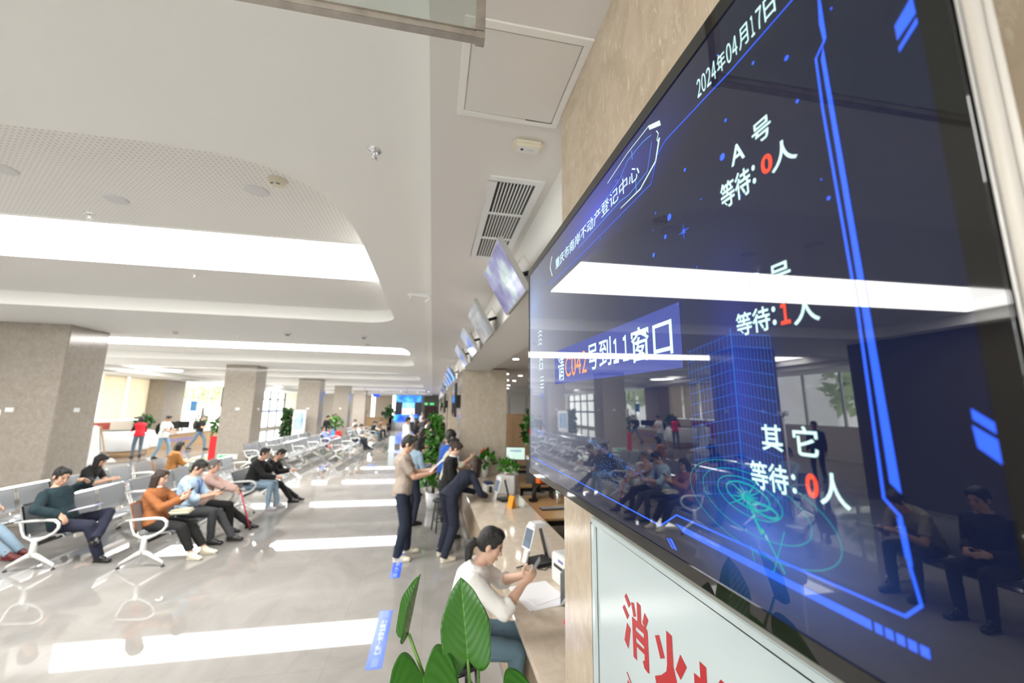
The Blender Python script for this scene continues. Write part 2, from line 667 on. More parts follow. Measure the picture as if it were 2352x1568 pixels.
def window(n, y0, y1, z0, z1, cols, rows, frame, bar=0.07):
    m = MB()
    for i in range(cols + 1):
        y = y0 + (y1 - y0) * i / cols
        m.b6(FX - 0.13, FX - 0.03, y - bar / 2, y + bar / 2, z0, z1)
    for z in [z0] + list(rows) + [z1]:
        m.b6(FX - 0.13, FX - 0.03, y0, y1, z - bar / 2, z + bar / 2)
    w = structure(m.build('window_%d' % n, frame))
    g = MB().b6(FX - 0.085, FX - 0.075, y0, y1, z0, z1).build('pane', GLASS, w)
    return w


FR_W = mat('pale window frame', (0.62, 0.66, 0.62), 0.4)
FR_D = mat('dark window frame', (0.06, 0.075, 0.08), 0.4)
window(1, 8.2, 24.9, 1.3, 3.5, 10, [], FR_W)
window(2, 26.7, 33.2, 0.12, 3.5, 4, [2.6], FR_W)
w3 = window(3, 36.4, 46.0, 0.12, 3.5, 5, [2.75], FR_D, 0.13)
m = MB().b6(FX - 0.02, FX + 0.0, 36.5, 45.9, 1.55, 1.72)
m.build('safety_strip', mat('blue film', (0.12, 0.2, 0.55), 0.4), w3)
BLIND = translucent('roller blind fabric', (0.84, 0.77, 0.66), 0.45)
for i in range(3):
    y0 = 20.1 + 1.68 * i
    r = thing('roller_blind', ['cream roller blind at the left end of the window, beside the near column',
                               'cream roller blind pulled down between two bright window slits',
                               'cream roller blind on the window right before the marble wall pier'][i], 'blind', (FX + 0.12, y0, 1.45), 0, 'roller blinds on the left windows')
    MB().b6(-0.004, 0.004, 0, 1.48, 0.0, 2.0).build('blind_fabric', BLIND, r)
    MB().cyl((0, 0, 2.02), (0, 1.48, 2.02), 0.03).build('roller', FR_W, r)
    MB().b6(-0.012, 0.012, 0, 1.48, -0.03, 0.0).build('bottom_bar', FR_W, r)

# marble columns, left row / wall pier / right row
def column(x0, x1, y0, y1, z1, material):
    m = MB().b6(x0, x1, y0, y1, 0, z1)
    return structure(m.build('column', material, bevel=0.012, seg=2))


LCOLS = [9.05, 16.6, 23.9, 31.2, 38.6]
LCOLX = [(-8.1, -6.85), (-7.55, -6.5), (-7.22, -6.1), (-7.0, -5.97), (-7.0, -5.95)]
for y, (xa, xb) in zip(LCOLS, LCOLX):
    column(xa, xb, y, y + 0.95, Z_MAIN, COLM)
column(-15.0, -14.1, 24.9, 26.7, 3.5, COLM)
column(-13.5, -12.4, 44.5, 45.6, 3.5, COLM)
column(0.52, 1.6, -0.75, 1.59, Z_SIDE + 0.05, PILM)
PILB = stone('counter column marble', (0.56, 0.485, 0.39), (0.49, 0.42, 0.33), (0.63, 0.56, 0.47), 0.10, (1, 1, 0.6), 9.0)
for y in (9.1, 16.7, 24.3, 31.9, 39.5):
    column(0.62, 1.66, y, y + 1.0, 3.05, PILB)
# small white switch plates fixed on the columns
k = 0
PLATES = [(-7.55, 9.05, 'n'), (-6.85, 9.5, 's'), (-7.0, 16.6, 'n'), (-6.5, 17.1, 's'), (-6.65, 23.9, 'n'), (-6.5, 31.2, 'n')]
PLAB = ['white switch plate on the near face of the nearest left column', 'white switch plate on the aisle side of the nearest left column',
        'white switch plate on the second left column, face towards camera', 'white switch plate on the second left column, shaded aisle side',
        'white switch plate on the left column behind the tablet kiosk', 'small white switch plate on the fourth left column']
for (x, y, sd), lb in zip(PLATES, PLAB):
    if sd == 'n':
        o = MB().b6(-0.065, 0.065, -0.012, 0, -0.04, 0.04)
    else:
        o = MB().b6(0, 0.012, -0.065, 0.065, -0.04, 0.04)
    o = o.build('switch_plate', LAQUER, bevel=0.003)
    o.location = (x, y, 2.03)
    tag(o, lb, 'switch', 'switch plates on the columns')

# luminous ceiling strips
GLOW = emit('luminous panel', (1.0, 0.985, 0.95), STRIP_GLOW)
SLAB = {-1: 'long bright luminous ceiling panel behind the camera, above the front seats',
        0: 'widest bright luminous ceiling panel, nearest the camera', 1: 'second bright luminous ceiling panel, beyond the near left column',
        2: 'third bright luminous ceiling panel down the hall', 3: 'fourth luminous ceiling panel, far down the hall',
        4: 'fifth luminous ceiling panel, near the far wall', 5: 'last luminous ceiling panel above the far wall'}
for k in BAYS:
    r = thing('ceiling_light', SLAB[k], 'ceiling light', (0, 0, Z_REC), 0, 'luminous ceiling panels')
    x0 = -8.9 if k <= 0 else -12.3
    MB().b6(x0, -0.68, 4.28 + PITCH * k, 5.52 + PITCH * k, -0.012, -0.001).build('diffuser', GLOW, r)
    MB().b6(x0, -0.68, 4.26 + PITCH * k, 4.28 + PITCH * k, -0.016, -0.001).b6(x0, -0.68, 5.52 + PITCH * k, 5.54 + PITCH * k, -0.016, -0.001).build('edge_profile', WHITE, r)
r = thing('ceiling_light', 'rounded bright ceiling light over the reception desks by the windows', 'ceiling light', (-11.6, 20.2, Z_MAIN))
MB().lathe((0, 0, 0), [(0.62, -0.03), (0.62, 0.0)], 24).build('diffuser', GLOW, r)
MB().lathe((0, 0, 0), [(0.66, -0.02), (0.66, 0.0)], 24).build('edge_profile', WHITE, r)

# downlights in the office ceiling and along the far end
DL = emit('downlight lens', (1, 0.97, 0.9), 30)
spots = [(1.48, 7.27), (2.36, 10.95), (1.89, 10.5), (2.33, 12.85), (2.6, 13.0), (2.1, 8.6), (3.2, 9.2), (2.0, 4.6), (3.0, 6.2), (2.0, 3.0), (2.9, 15.6), (3.3, 18.0)]
dl0 = None
DLW = ['nearest the bulkhead', 'fourth row back', 'above the desk monitor', 'high beside the blind wall', 'behind the first row', 'over the back desk',
       'right of the shelf row', 'over the front desk', 'over the second desk', 'nearest the marble pillar', 'in front of the white cabinets', 'farthest from the counter']
for i, (x, y) in enumerate(spots):
    lb = 'round bright downlight in the office ceiling, ' + DLW[i]
    if dl0 is None:
        dl0 = thing('downlight', lb, 'downlight', (x, y, Z_OFF), 0, 'office downlights')
        MB().lathe((0, 0, 0), [(0.055, -0.004), (0.055, 0)], 16).build('lens', DL, dl0)
        MB().lathe((0, 0, 0), [(0.075, -0.003), (0.075, 0)], 16).build('rim', LAQUER, dl0)
    else:
        dup(dl0, (x, y, Z_OFF), label=lb)
for i, (x, y) in enumerate([(-4.7, 39.4), (-3.0, 40.3), (-1.5, 40.5), (-0.4, 40.2)]):
    dup(dl0, (x, y, Z_MAIN - (0.0)), label='bright downlight in the far hall ceiling, ' + ['left of the blue screen wall', 'over the left end of the blue screen wall', 'over the right end of the blue screen wall', 'above the exit sign'][i], group='far downlights')

# ceiling fittings
def sprinkler(loc, lb):
    r = thing('sprinkler', lb, 'sprinkler', loc, 0, 'ceiling sprinklers')
    MB().lathe((0, 0, 0), [(0.036, -0.006), (0.042, -0.002), (0.042, 0.0)], 20).build('rose', CHROME, r)
    MB().cyl((0, 0, -0.006), (0, 0, -0.04), 0.009).lathe((0, 0, 0), [(0.02, -0.052), (0.02, -0.046)], 16).build('head', CHROME, r)


for lc, lb in (((-0.4, 2.26, Z_MAIN), 'chrome sprinkler on the ceiling beside the bright step edge, nearest the camera'),
               ((-3.14, 4.1, Z_REC), 'small sprinkler in the perforated ceiling just before the widest light panel'),
               ((-3.15, 5.8, Z_REC), 'small sprinkler in the recess just beyond the widest light panel'),
               ((-0.35, 5.35, Z_MAIN), 'small sprinkler beside the ceiling hook right of the recess'),
               ((-4.2, 9.6, Z_MAIN), 'small sprinkler on the flat ceiling between the two nearest recesses')):
    sprinkler(lc, lb)


def detector(loc, lb, s=1.0):
    r = thing('smoke_detector', lb, 'smoke detector', loc, 0, 'smoke detectors')
    MB().lathe((0, 0, 0), [(0.03 * s, -0.045 * s), (0.045 * s, -0.038 * s), (0.05 * s, -0.012), (0.058 * s, -0.008), (0.058 * s, 0)], 24).build('housing', CREAM, r)
    m = MB()
    for a in (-0.5, 0.5):
        m.box((0.036 * s * math.sin(a), -0.036 * s * math.cos(a), -0.0405 * s), (0.022 * s, 0.012 * s, 0.006), Matrix.Rotation(a, 3, 'Z'))
    m.build('slot', BLACK, r)


detector((-1.24, 3.13, Z_REC), 'cream smoke detector with two dark slots on the perforated ceiling', 1.15)
detector((-5.3, 9.4, Z_MAIN), 'small smoke detector above the near left column, left end of its row')
detector((-1.6, 10.0, Z_MAIN), 'small smoke detector at the right end of the second light panel')


def speaker_disc(loc, lb):
    r = thing('ceiling_speaker', lb, 'speaker', loc, 0, 'round white ceiling speakers')
    MB().lathe((0, 0, 0), [(0.075, -0.012), (0.088, -0.006), (0.088, 0)], 28).build('grille', mat('pale grille', (0.70, 0.695, 0.70), 0.6), r)


speaker_disc((-1.46, 3.33, Z_REC), 'round white ceiling disc just left of the cream smoke detector')
speaker_disc((-2.7, 3.74, Z_REC), 'round pale ceiling disc in the middle of the perforated area')
speaker_disc((-3.2, 3.4, Z_REC), 'round pale ceiling disc at the left edge of the perforated area')
for i, (x, y) in enumerate(((-3.0, 8.9), (-1.5, 8.9))):
    r = thing('ceiling_camera', ['small dome camera left on the ceiling before the second light panel', 'small dome camera right on the ceiling before the second light panel'][i], 'camera', (x, y, Z_MAIN), 0, 'small dome cameras')
    MB().lathe((0, 0, 0), [(0.07, -0.025), (0.075, 0)], 20).build('mount', LAQUER, r)
    MB().ell((0, 0, -0.03), (0.045, 0.045, 0.035)).build('dome', PLASTIC_G, r)
r = thing('ceiling_hook', 'small white bracket hooked on the ceiling beside the step edge', 'bracket', (-0.22, 5.3, Z_MAIN))
MB().tube([(-0.12, 0, -0.02), (0, 0, -0.02), (0.1, 0, -0.02), (0.12, 0, -0.05), (0.06, 0, -0.1)], 0.008).build('arm', LAQUER, r)
MB().b6(-0.13, 0.13, -0.02, 0.02, -0.012, 0).build('base_plate', LAQUER, r)

# access hatch in the side ceiling
r = thing('access_hatch', 'white square access hatch in the ceiling beside the marble pillar', 'hatch', (0.285, 1.425, Z_SIDE))
m = MB()
for a, b, c, d in ((-0.235, 0.235, -0.24, -0.21), (-0.235, 0.235, 0.21, 0.24), (-0.235, -0.205, -0.21, 0.21), (0.205, 0.235, -0.21, 0.21)):
    m.b6(a, b, c, d, -0.008, 0.0)
m.build('frame', WHITE, r, bevel=0.002)
m = MB().box((0, 0, -0.004), (0.40, 0.41, 0.006), Matrix.Rotation(rad(0.7), 3, 'Y'))
m.build('lid', mat('hatch lid', (0.75, 0.725, 0.70), 0.7, vary=0.05, vscale=5), r)
MB().b6(0.08, 0.203, 0.206, 0.2105, -0.009, -0.002).build('gap_shade', BLACK, r)  # black strip stands in for the shade in the lid's open corner
# emergency light
r = thing('emergency_light', 'cream oblong emergency lamp on the ceiling beside the marble pillar', 'emergency light', (0.415, 1.81, Z_SIDE))
MB().b6(-0.075, 0.075, -0.042, 0.042, -0.035, 0).build('housing', CREAM, r, bevel=0.012, seg=3)
MB().b6(-0.058, 0.058, -0.025, 0.025, -0.0365, -0.035).build('label_plate', PLASTIC_W, r)
m = MB().b6(-0.036, -0.022, -0.01, 0.004, -0.0375, -0.0364)
for i in range(4):
    m.b6(0.0 + 0.009 * i, 0.003 + 0.009 * i, -0.004, -0.001, -0.0375, -0.0364)
m.build('indicator', BLACK, r)
# linear air vent with slots
r = thing('air_vent', 'white slotted air vent in the ceiling behind the first tilted screen', 'air vent', (0.27, 2.12, Z_SIDE))
m = MB()
W_, L_ = 0.33, 1.31
for a, b, c, d in ((0, W_, 0, 0.05), (0, W_, L_ - 0.05, L_), (0, 0.05, 0.05, L_ - 0.05), (W_ - 0.05, W_, 0.05, L_ - 0.05)):
    m.b6(a, b, c, d, -0.008, 0)
m.build('frame', LAQUER, r, bevel=0.002)
MB().b6(0.05, W_ - 0.05, 0.05, L_ - 0.05, -0.002, -0.001).build('duct_shade', BLACK, r)  # flat black sheet: shade behind the slats put in as colour
m = MB()
for i in range(1, 11):
    x = 0.05 + (W_ - 0.1) * i / 11
    m.b6(x - 0.0042, x + 0.0042, 0.05, L_ - 0.05, -0.005, -0.002)
m.build('slat', LAQUER, r)
m = MB()
for y in (0.45, 0.86):
    m.b6(0.05, W_ - 0.05, y - 0.012, y + 0.012, -0.009, -0.002)
m.build('cross_bar', LAQUER, r)
for i, (x, y, z) in enumerate(((-12.8, 18.6, 3.47), (-12.8, 24.6, 3.47), (-3.4, 43.2, 3.42), (-1.2, 43.2, 3.42))):
    r = thing('air_vent', ['dark grey air vent in the window soffit right of the near column', 'dark grey air vent in the window soffit left of the second column',
                           'dark air vent above the left of the blue screen wall', 'dark air vent above the right of the blue screen wall'][i], 'air vent', (x, y, z), 0, 'dark soffit vents')
    w = 0.15 if i < 2 else 0.45
    l = 0.6 if i < 2 else 0.2
    MB().b6(-w, w, -l, l, -0.02, 0).build('frame', PLASTIC_G, r)
    m = MB()
    for j in range(5):
        m.b6(-w * 0.9, w * 0.9, -l * 0.9 + l * 0.36 * j, -l * 0.9 + l * 0.36 * j + l * 0.2, -0.028, -0.02)
    m.build('slat', mat('dark grille', (0.10, 0.11, 0.11), 0.5), r)

# smoke curtain: framed glass hanging from the ceiling, top of the picture
r = thing('smoke_curtain', 'greenish glass smoke barrier in a worn steel frame hanging from the ceiling', 'glass barrier', (0.078, 0.80, 3.0))
MB().b6(-4.6, 0.0, -0.010, 0.010, 0.0, 0.018).b6(-4.6, 0.0, -0.013, 0.013, 0.016, 0.019).build('rail', STEELD, r, bevel=0.001)
MB().b6(-0.019, 0.002, -0.012, 0.012, -0.003, 0.66).build('end_post', STEELD, r, bevel=0.001)
MB().b6(-4.6, -0.018, -0.003, 0.003, 0.018, 0.64).build('pane', GLASSG, r)

# ================================================================ BIG QUEUE SCREEN
TVM = Matrix(((0, 0, -1, 0.39), (-1, 0, 0, 1.617), (0, 1, 0, 1.922), (0, 0, 0, 1))) @ Matrix.Rotation(rad(0.6), 4, 'X')
tv = thing('queue_screen', 'large black framed queue display hanging on the marble pillar', 'display screen', M=TVM)
TW, TH = 1.42, 0.832
m = MB()
for a, b, c, d in ((0, TW, 0, 0.021), (0, TW, TH - 0.028, TH), (0, 0.018, 0.021, TH - 0.028), (TW - 0.020, TW, 0.021, TH - 0.028)):
    m.b6(a, b, c, d, -0.003, 0.002)
BEZ = mat('gloss black bezel', (0.012, 0.012, 0.012), 0.03, spec=0.6)
m.build('bezel', BEZ, tv, bevel=0.0008)
m = MB()
for a, b, c, d in ((0, TW, 0, 0.012), (0, TW, TH - 0.012, TH), (0, 0.012, 0.012, TH - 0.012), (TW - 0.012, TW, 0.012, TH - 0.012)):
    m.b6(a, b, c, d, -0.042, -0.003)
m.build('side_rim', mat('satin silver rim', (0.70, 0.68, 0.65), 0.35, 0.5), tv, bevel=0.004, seg=3)
MB().b6(0.012, TW - 0.012, 0.012, TH - 0.012, -0.040, -0.004).build('rear_case', BLACK, tv)
MB().b6(0.4, 1.0, 0.2, 0.6, -0.128, -0.04).b6(0.02, 0.35, 0.62, 0.66, -0.118, -0.04).build('wall_bracket', BLACKM, tv)


def screen_mat():
    m_, nt, b = nt_new('lit display')
    L = nt.links.new
    tc = nt.nodes.new('ShaderNodeTexCoord')
    b.inputs['Base Color'].default_value = (0.004, 0.005, 0.010, 1)
    b.inputs['Roughness'].default_value = 0.015
    b.inputs['IOR'].default_value = 1.66
    acc = None
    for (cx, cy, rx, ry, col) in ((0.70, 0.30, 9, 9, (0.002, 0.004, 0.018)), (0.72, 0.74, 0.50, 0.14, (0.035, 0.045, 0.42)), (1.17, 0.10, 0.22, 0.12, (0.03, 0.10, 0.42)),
                                  (1.16, 0.28, 0.09, 0.26, (0.008, 0.016, 0.22)), (0.0, 0.42, 1.05, 0.80, (0.34, 0.37, 0.46)), (0.08, 0.66, 0.25, 0.2, (0.04, 0.10, 0.22)), (1.0, 0.42, 0.55, 0.35, (0.006, 0.012, 0.05))):  # broad left glow is a washed-out haze painted into the emission
        mp = nt.nodes.new('ShaderNodeMapping')
        mp.vector_type = 'TEXTURE'
        mp.inputs['Location'].default_value = (cx, cy, 0)
        mp.inputs['Scale'].default_value = (rx, ry, 1000)
        L(tc.outputs['Object'], mp.inputs['Vector'])
        g = nt.nodes.new('ShaderNodeTexGradient')
        g.gradient_type = 'QUADRATIC_SPHERE'
        L(mp.outputs['Vector'], g.inputs['Vector'])
        mx = nt.nodes.new('ShaderNodeMix'); mx.data_type = 'RGBA'
        mx.inputs['A'].default_value = (0, 0, 0, 1)
        mx.inputs['B'].default_value = (*col, 1)
        L(g.outputs['Fac'], mx.inputs['Factor'])
        if acc is None:
            acc = mx.outputs['Result']
        else:
            ad = nt.nodes.new('ShaderNodeMix'); ad.data_type = 'RGBA'; ad.blend_type = 'ADD'
            ad.inputs['Factor'].default_value = 1
            L(acc, ad.inputs['A']); L(mx.outputs['Result'], ad.inputs['B'])
            acc = ad.outputs['Result']
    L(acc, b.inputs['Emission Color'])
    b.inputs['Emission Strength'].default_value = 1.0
    return m_


scr = MB().b6(0.017, TW - 0.019, 0.02, TH - 0.027, -0.004, 0.0).build('screen', screen_mat(), tv)
SO = 1.922


def S(z0):
    return lambda a, b, d: (a, b - SO, z0 + d)


def disp(name, col, strength=1.0):
    return emit(name, col, strength, rough=0.015, ior=1.66)


D_W, D_R, D_O, D_B = disp('display white', (0.62, 0.95, 0.90)), disp('display red', (1.0, 0.07, 0.03)), disp('display orange', (1.0, 0.28, 0.07)), disp('display blue', (0.035, 0.13, 1.0), 1.0)
f1 = S(0.0006)
m = MB()
cells = [(ch, 0.55 if ord(ch) > 0xff00 else 1.0) for ch in '２０２４年０４月１７日']
tot = sum(w for _, w in cells)
x = 1.127
for ch, w in cells:
    ww = (1.276 - 1.127) * w / tot
    k = 0.10 if ch != '１' else 0.25
    q = -0.004 * (x - 1.127) / 0.149
    put_text(m, ch, x + ww * k, x + ww * (1 - k), 2.6475 + q, 2.6775 + q, f1, 0.0)
    x += ww
m.build('screen_text', D_W, scr, recalc=False)
m = MB(); put_text(m, '１', 1.289, 1.2965, 2.643, 2.672, f1, 0.0); m.build('screen_text', D_W, scr, recalc=False)
m = MB(); put_text(m, '重庆市南岸不动产登记中心', 0.385, 0.945, 2.628, 2.663, f1, 0.0); m.build('screen_text', D_W, scr, recalc=False)
m = MB(); put_text(m, 'A', 1.183, 1.207, 2.4965, 2.523, f1, 0.012); m.build('screen_text', D_W, scr, recalc=False)
m = MB(); put_text(m, '号', 1.221, 1.250, 2.499, 2.5275, f1, 0.012); m.build('screen_text', D_W, scr, recalc=False)
m = MB(); put_text(m, '等待', 1.158, 1.212, 2.445, 2.483, f1, 0.012); m.build('screen_text', D_W, scr, recalc=False)
m = MB(); put_text(m, ':', 1.2155, 1.2205, 2.4525, 2.4775, f1, 0.012); m.build('screen_text', D_W, scr, recalc=False)
m = MB(); put_text(m, '人', 1.244, 1.279, 2.449, 2.481, f1, 0.012); m.build('screen_text', D_W, scr, recalc=False)
m = MB(); put_text(m, 'C', 1.189, 1.211, 2.313, 2.340, f1, 0.012); m.build('screen_text', D_W, scr, recalc=False)
m = MB(); put_text(m, '号', 1.225, 1.254, 2.310, 2.340, f1, 0.012); m.build('screen_text', D_W, scr, recalc=False)
m = MB(); put_text(m, '等待', 1.166, 1.220, 2.266, 2.296, f1, 0.012); m.build('screen_text', D_W, scr, recalc=False)
m = MB(); put_text(m, ':', 1.2235, 1.2285, 2.270, 2.292, f1, 0.012); m.build('screen_text', D_W, scr, recalc=False)
m = MB(); put_text(m, '人', 1.251, 1.282, 2.264, 2.295, f1, 0.012); m.build('screen_text', D_W, scr, recalc=False)
m = MB(); put_text(m, '其', 1.190, 1.220, 2.126, 2.156, f1, 0.012); m.build('screen_text', D_W, scr, recalc=False)
m = MB(); put_text(m, '它', 1.234, 1.263, 2.125, 2.156, f1, 0.012); m.build('screen_text', D_W, scr, recalc=False)
m = MB(); put_text(m, '等待', 1.168, 1.222, 2.080, 2.112, f1, 0.012); m.build('screen_text', D_W, scr, recalc=False)
m = MB(); put_text(m, ':', 1.2265, 1.2315, 2.084, 2.104, f1, 0.012); m.build('screen_text', D_W, scr, recalc=False)
m = MB(); put_text(m, '人', 1.258, 1.289, 2.080, 2.112, f1, 0.012); m.build('screen_text', D_W, scr, recalc=False)
m = MB(); put_text(m, '请', 0.396, 0.455, 2.257, 2.332, f1, 0.006); m.build('screen_text', D_W, scr, recalc=False)
m = MB(); put_text(m, '号到', 0.645, 0.786, 2.268, 2.334, f1, 0.010); m.build('screen_text', D_W, scr, recalc=False)
m = MB(); put_text(m, '１１', 0.797, 0.868, 2.270, 2.324, f1, 0.02); m.build('screen_text', D_W, scr, recalc=False)
m = MB(); put_text(m, '窗口', 0.880, 1.022, 2.262, 2.330, f1, 0.010); m.build('screen_text', D_W, scr, recalc=False)
m = MB(); put_text(m, '0', 1.2300, 1.2465, 2.4545, 2.4785, f1, 0.03); m.build('screen_digit', D_R, scr, recalc=False)
m = MB(); put_text(m, '１', 1.2345, 1.2475, 2.268, 2.293, f1, 0.03); m.build('screen_digit', D_R, scr, recalc=False)
m = MB(); put_text(m, '0', 1.2435, 1.2575, 2.084, 2.108, f1, 0.03); m.build('screen_digit', D_R, scr, recalc=False)
m = MB()
put_text(m, 'C042', 0.466, 0.638, 2.265, 2.324, f1, 0.0)
m.build('ticket_number', D_O, scr, recalc=False)
m = MB()
for z in (2.455, 2.440, 2.424, 2.408):
    poly_line(m, [(0.155, z), (0.18, z + 0.006), (0.205, z - 0.004)], 0.003, f1)
for z in (2.285, 2.272, 2.259, 2.247):
    poly_line(m, [(0.180, z), (0.225, z)], 0.003, f1)
m.build('side_strokes', D_W, scr, recalc=False)
m = MB(); put_text(m, 'A', 0.165, 0.212, 2.343, 2.368, f1); m.build('screen_text', D_W, scr, recalc=False)
m = MB(); put_text(m, '口', 0.168, 0.212, 2.312, 2.336, f1); m.build('screen_text', D_W, scr, recalc=False)
m = MB()
quad2(m, [(0.36, 2.250), (1.046, 2.238), (1.046, 2.345), (0.36, 2.355)], S(0.0003))
m.build('call_panel', disp('display panel blue', (0.07, 0.11, 0.50), 0.55), scr, recalc=False)
# frame lines of the display design
m = MB()
f2 = S(0.0005)
poly_line(m, [(1.324, 2.72), (1.324, 2.600)], 0.0028, f2)
quad2(m, [(1.3225, 2.600), (1.3255, 2.600), (1.326, 2.553), (1.3225, 2.548), (1.3205, 2.575)], f2)
poly_line(m, [(1.3235, 2.552), (1.3125, 2.541), (1.3125, 2.48), (1.319, 2.27), (1.319, 2.098), (1.330, 2.086), (1.332, 2.046), (1.336, 2.020), (1.323, 2.0065), (1.003, 2.007), (0.954, 1.978), (0.45, 1.983), (0.06, 1.987)], 0.0028, f2)
quad2(m, [(1.3175, 2.535), (1.3215, 2.548), (1.3275, 2.33), (1.3335, 2.104), (1.3255, 2.112), (1.322, 2.33)], f2)
quad2(m, [(1.327, 2.086), (1.3325, 2.078), (1.334, 2.048), (1.329, 2.054)], f2)
quad2(m, [(0.998, 1.9935), (1.022, 1.994), (1.294, 1.990), (1.294, 1.982), (1.02, 1.985)], f2)
for i in range(5):
    a = 1.2965 + 0.0085 * i
    quad2(m, [(a, 1.982), (a + 0.0065, 1.982), (a + 0.0065, 1.990), (a, 1.990)], f2)
quad2(m, [(1.383, 2.506), (1.398, 2.520), (1.3985, 2.502), (1.383, 2.491)], f2)
quad2(m, [(1.383, 2.484), (1.3985, 2.498), (1.3985, 2.492), (1.383, 2.479)], f2)
quad2(m, [(1.388, 2.175), (1.4008, 2.164), (1.4008, 2.156), (1.388, 2.167)], f2)
quad2(m, [(1.387, 2.163), (1.4012, 2.152), (1.4012, 2.135), (1.388, 2.147)], f2)
quad2(m, [(0.970, 1.964), (0.976, 1.964), (0.990, 1.952), (0.984, 1.952)], f2)
quad2(m, [(0.978, 1.966), (0.986, 1.966), (1.000, 1.953), (0.992, 1.953)], f2)
poly_line(m, [(1.30, 2.634), (1.20, 2.6325), (1.039, 2.640), (1.010, 2.630), (0.985, 2.588), (0.60, 2.590), (0.30, 2.60)], 0.0018, f2)
rnd = random.Random(7)
for i in range(60):
    a, b = rnd.uniform(0.2, 1.35), rnd.uniform(2.36, 2.68)
    s = rnd.choice((0.0012, 0.0016, 0.0026))
    quad2(m, [(a - s, b), (a, b - s), (a + s, b), (a, b + s)], f2)
for a, b, s in ((1.168, 2.522, 0.005), (1.035, 2.497, 0.006), (1.02, 2.468, 0.004), (0.98, 2.45, 0.004), (1.28, 2.573, 0.003), (1.085, 2.554, 0.003), (1.18, 2.57, 0.0025)):
    m.add([f2(a + s * math.cos(t * PI / 6), b + s * math.sin(t * PI / 6), 0) for t in range(12)], [tuple(range(12))])
for k in range(8):                                    # little star
    t = k * PI / 4
    l = 0.014 if k % 2 == 0 else 0.007
    poly_line(m, [(1.071, 2.455), (1.071 + l * math.cos(t), 2.455 + l * math.sin(t))], [0.002, 0.0003], f2)
m.build('screen_lines', D_B, scr, recalc=False)
m = MB()
poly_line(m, [(0.80, 2.697), (0.90, 2.707), (0.985, 2.706)], 0.0016, f2)
quad2(m, [(0.985, 2.708), (1.024, 2.690), (1.027, 2.678), (0.990, 2.696)], f2)
poly_line(m, [(1.020, 2.658), (1.004, 2.622), (0.945, 2.600), (0.86, 2.603)], [0.0045, 0.004, 0.003, 0.0015], f2)
poly_line(m, [(0.345, 2.69), (0.32, 2.66), (0.345, 2.62)], 0.004, f2)
poly_line(m, [(1.012, 2.678), (1.018, 2.668), (1.012, 2.660), (1.018, 2.650)], 0.002, f2)
m.build('title_frame', D_W, scr, recalc=False)
m = MB()
poly_line(m, [(0.86, 2.670), (0.90, 2.690), (0.965, 2.689), (0.995, 2.682)], 0.0015, f2)
poly_line(m, [(0.995, 2.668), (0.975, 2.62), (0.90, 2.613), (0.86, 2.62), (0.60, 2.618)], 0.0015, f2)
poly_line(m, [(0.86, 2.670), (0.70, 2.655)], 0.0012, f2)
poly_line(m, [(0.93, 2.60), (0.93, 2.63)], 0.002, f2)
poly_line(m, [(0.92, 2.68), (0.92, 2.70)], 0.002, f2)
m.build('title_inner_frame', disp('display sky blue', (0.08, 0.30, 0.85)), scr, recalc=False)
# wireframe tower, swirl and particles of the display picture
m = MB()
f3 = S(0.0004)
for i in range(13):
    t = i / 12
    a = 1.155 - 0.095 * t
    poly_line(m, [(a, 2.065 - 0.02 * t), (a, 2.275 - 0.012 * t)], 0.0008, f3)
    a = 1.155 + 0.062 * t
    poly_line(m, [(a, 2.065 - 0.004 * t), (a, 2.275 - 0.016 * t)], 0.0008, f3)
for i in range(14):
    z = 2.070 + 0.0155 * i
    poly_line(m, [(1.06, z - 0.016 - 0.004 * (6 - i) / 6), (1.155, z), (1.217, z - 0.012)], 0.0008, f3)
poly_line(m, [(1.155, 2.06), (1.155, 2.28)], 0.003, f3)
m.build('tower_picture', disp('display tower blue', (0.03, 0.16, 0.70), 0.55), scr, recalc=False)
m = MB()
for cx_, cy_, rx, ry, w in ((1.158, 2.068, 0.035, 0.014, 0.0022), (1.158, 2.066, 0.052, 0.022, 0.0012), (1.16, 2.06, 0.085, 0.036, 0.0008), (1.16, 2.055, 0.115, 0.05, 0.0007), (1.185, 2.056, 0.018, 0.006, 0.003)):
    poly_line(m, [(cx_ + rx * math.cos(t * PI / 24), cy_ + ry * math.sin(t * PI / 24) - 0.10 * rx * math.cos(t * PI / 24)) for t in range(49)], w, f3)
for k in range(14):
    t = 2 * PI * k / 14 + 0.2
    l = 0.020 + 0.012 * (k % 3)
    poly_line(m, [(1.158, 2.066), (1.158 + l * math.cos(t), 2.066 + 0.6 * l * math.sin(t))], [0.0035, 0.0002], f3)
poly_line(m, [(1.158, 2.066), (1.17, 2.04), (1.178, 2.028)], [0.006, 0.004, 0.006], f3)
poly_line(m, [(1.158, 2.01), (1.163, 1.985), (1.19, 1.992), (1.21, 2.04)], 0.0012, f3)
poly_line(m, [(1.178, 2.035), (1.205, 1.995)], 0.002, f3)
m.build('swirl_picture', disp('display teal', (0.02, 0.42, 0.45), 0.7), scr, recalc=False)
m = MB()
for i in range(420):
    t = rnd.random()
    if i % 2:
        a, b = 0.62 + 0.30 * t, 2.10 - 0.055 * t + rnd.gauss(0, 0.004)
    else:
        a, b = 0.74 + rnd.gauss(0, 0.045), 2.035 + rnd.gauss(0, 0.017)
    s = rnd.uniform(0.0006, 0.0016)
    quad2(m, [(a - s, b), (a, b - s * 0.6), (a + s, b), (a, b + s * 0.6)], f3)
m.build('particle_picture', disp('display cyan', (0.04, 0.25, 0.95), 0.9), scr, recalc=False)
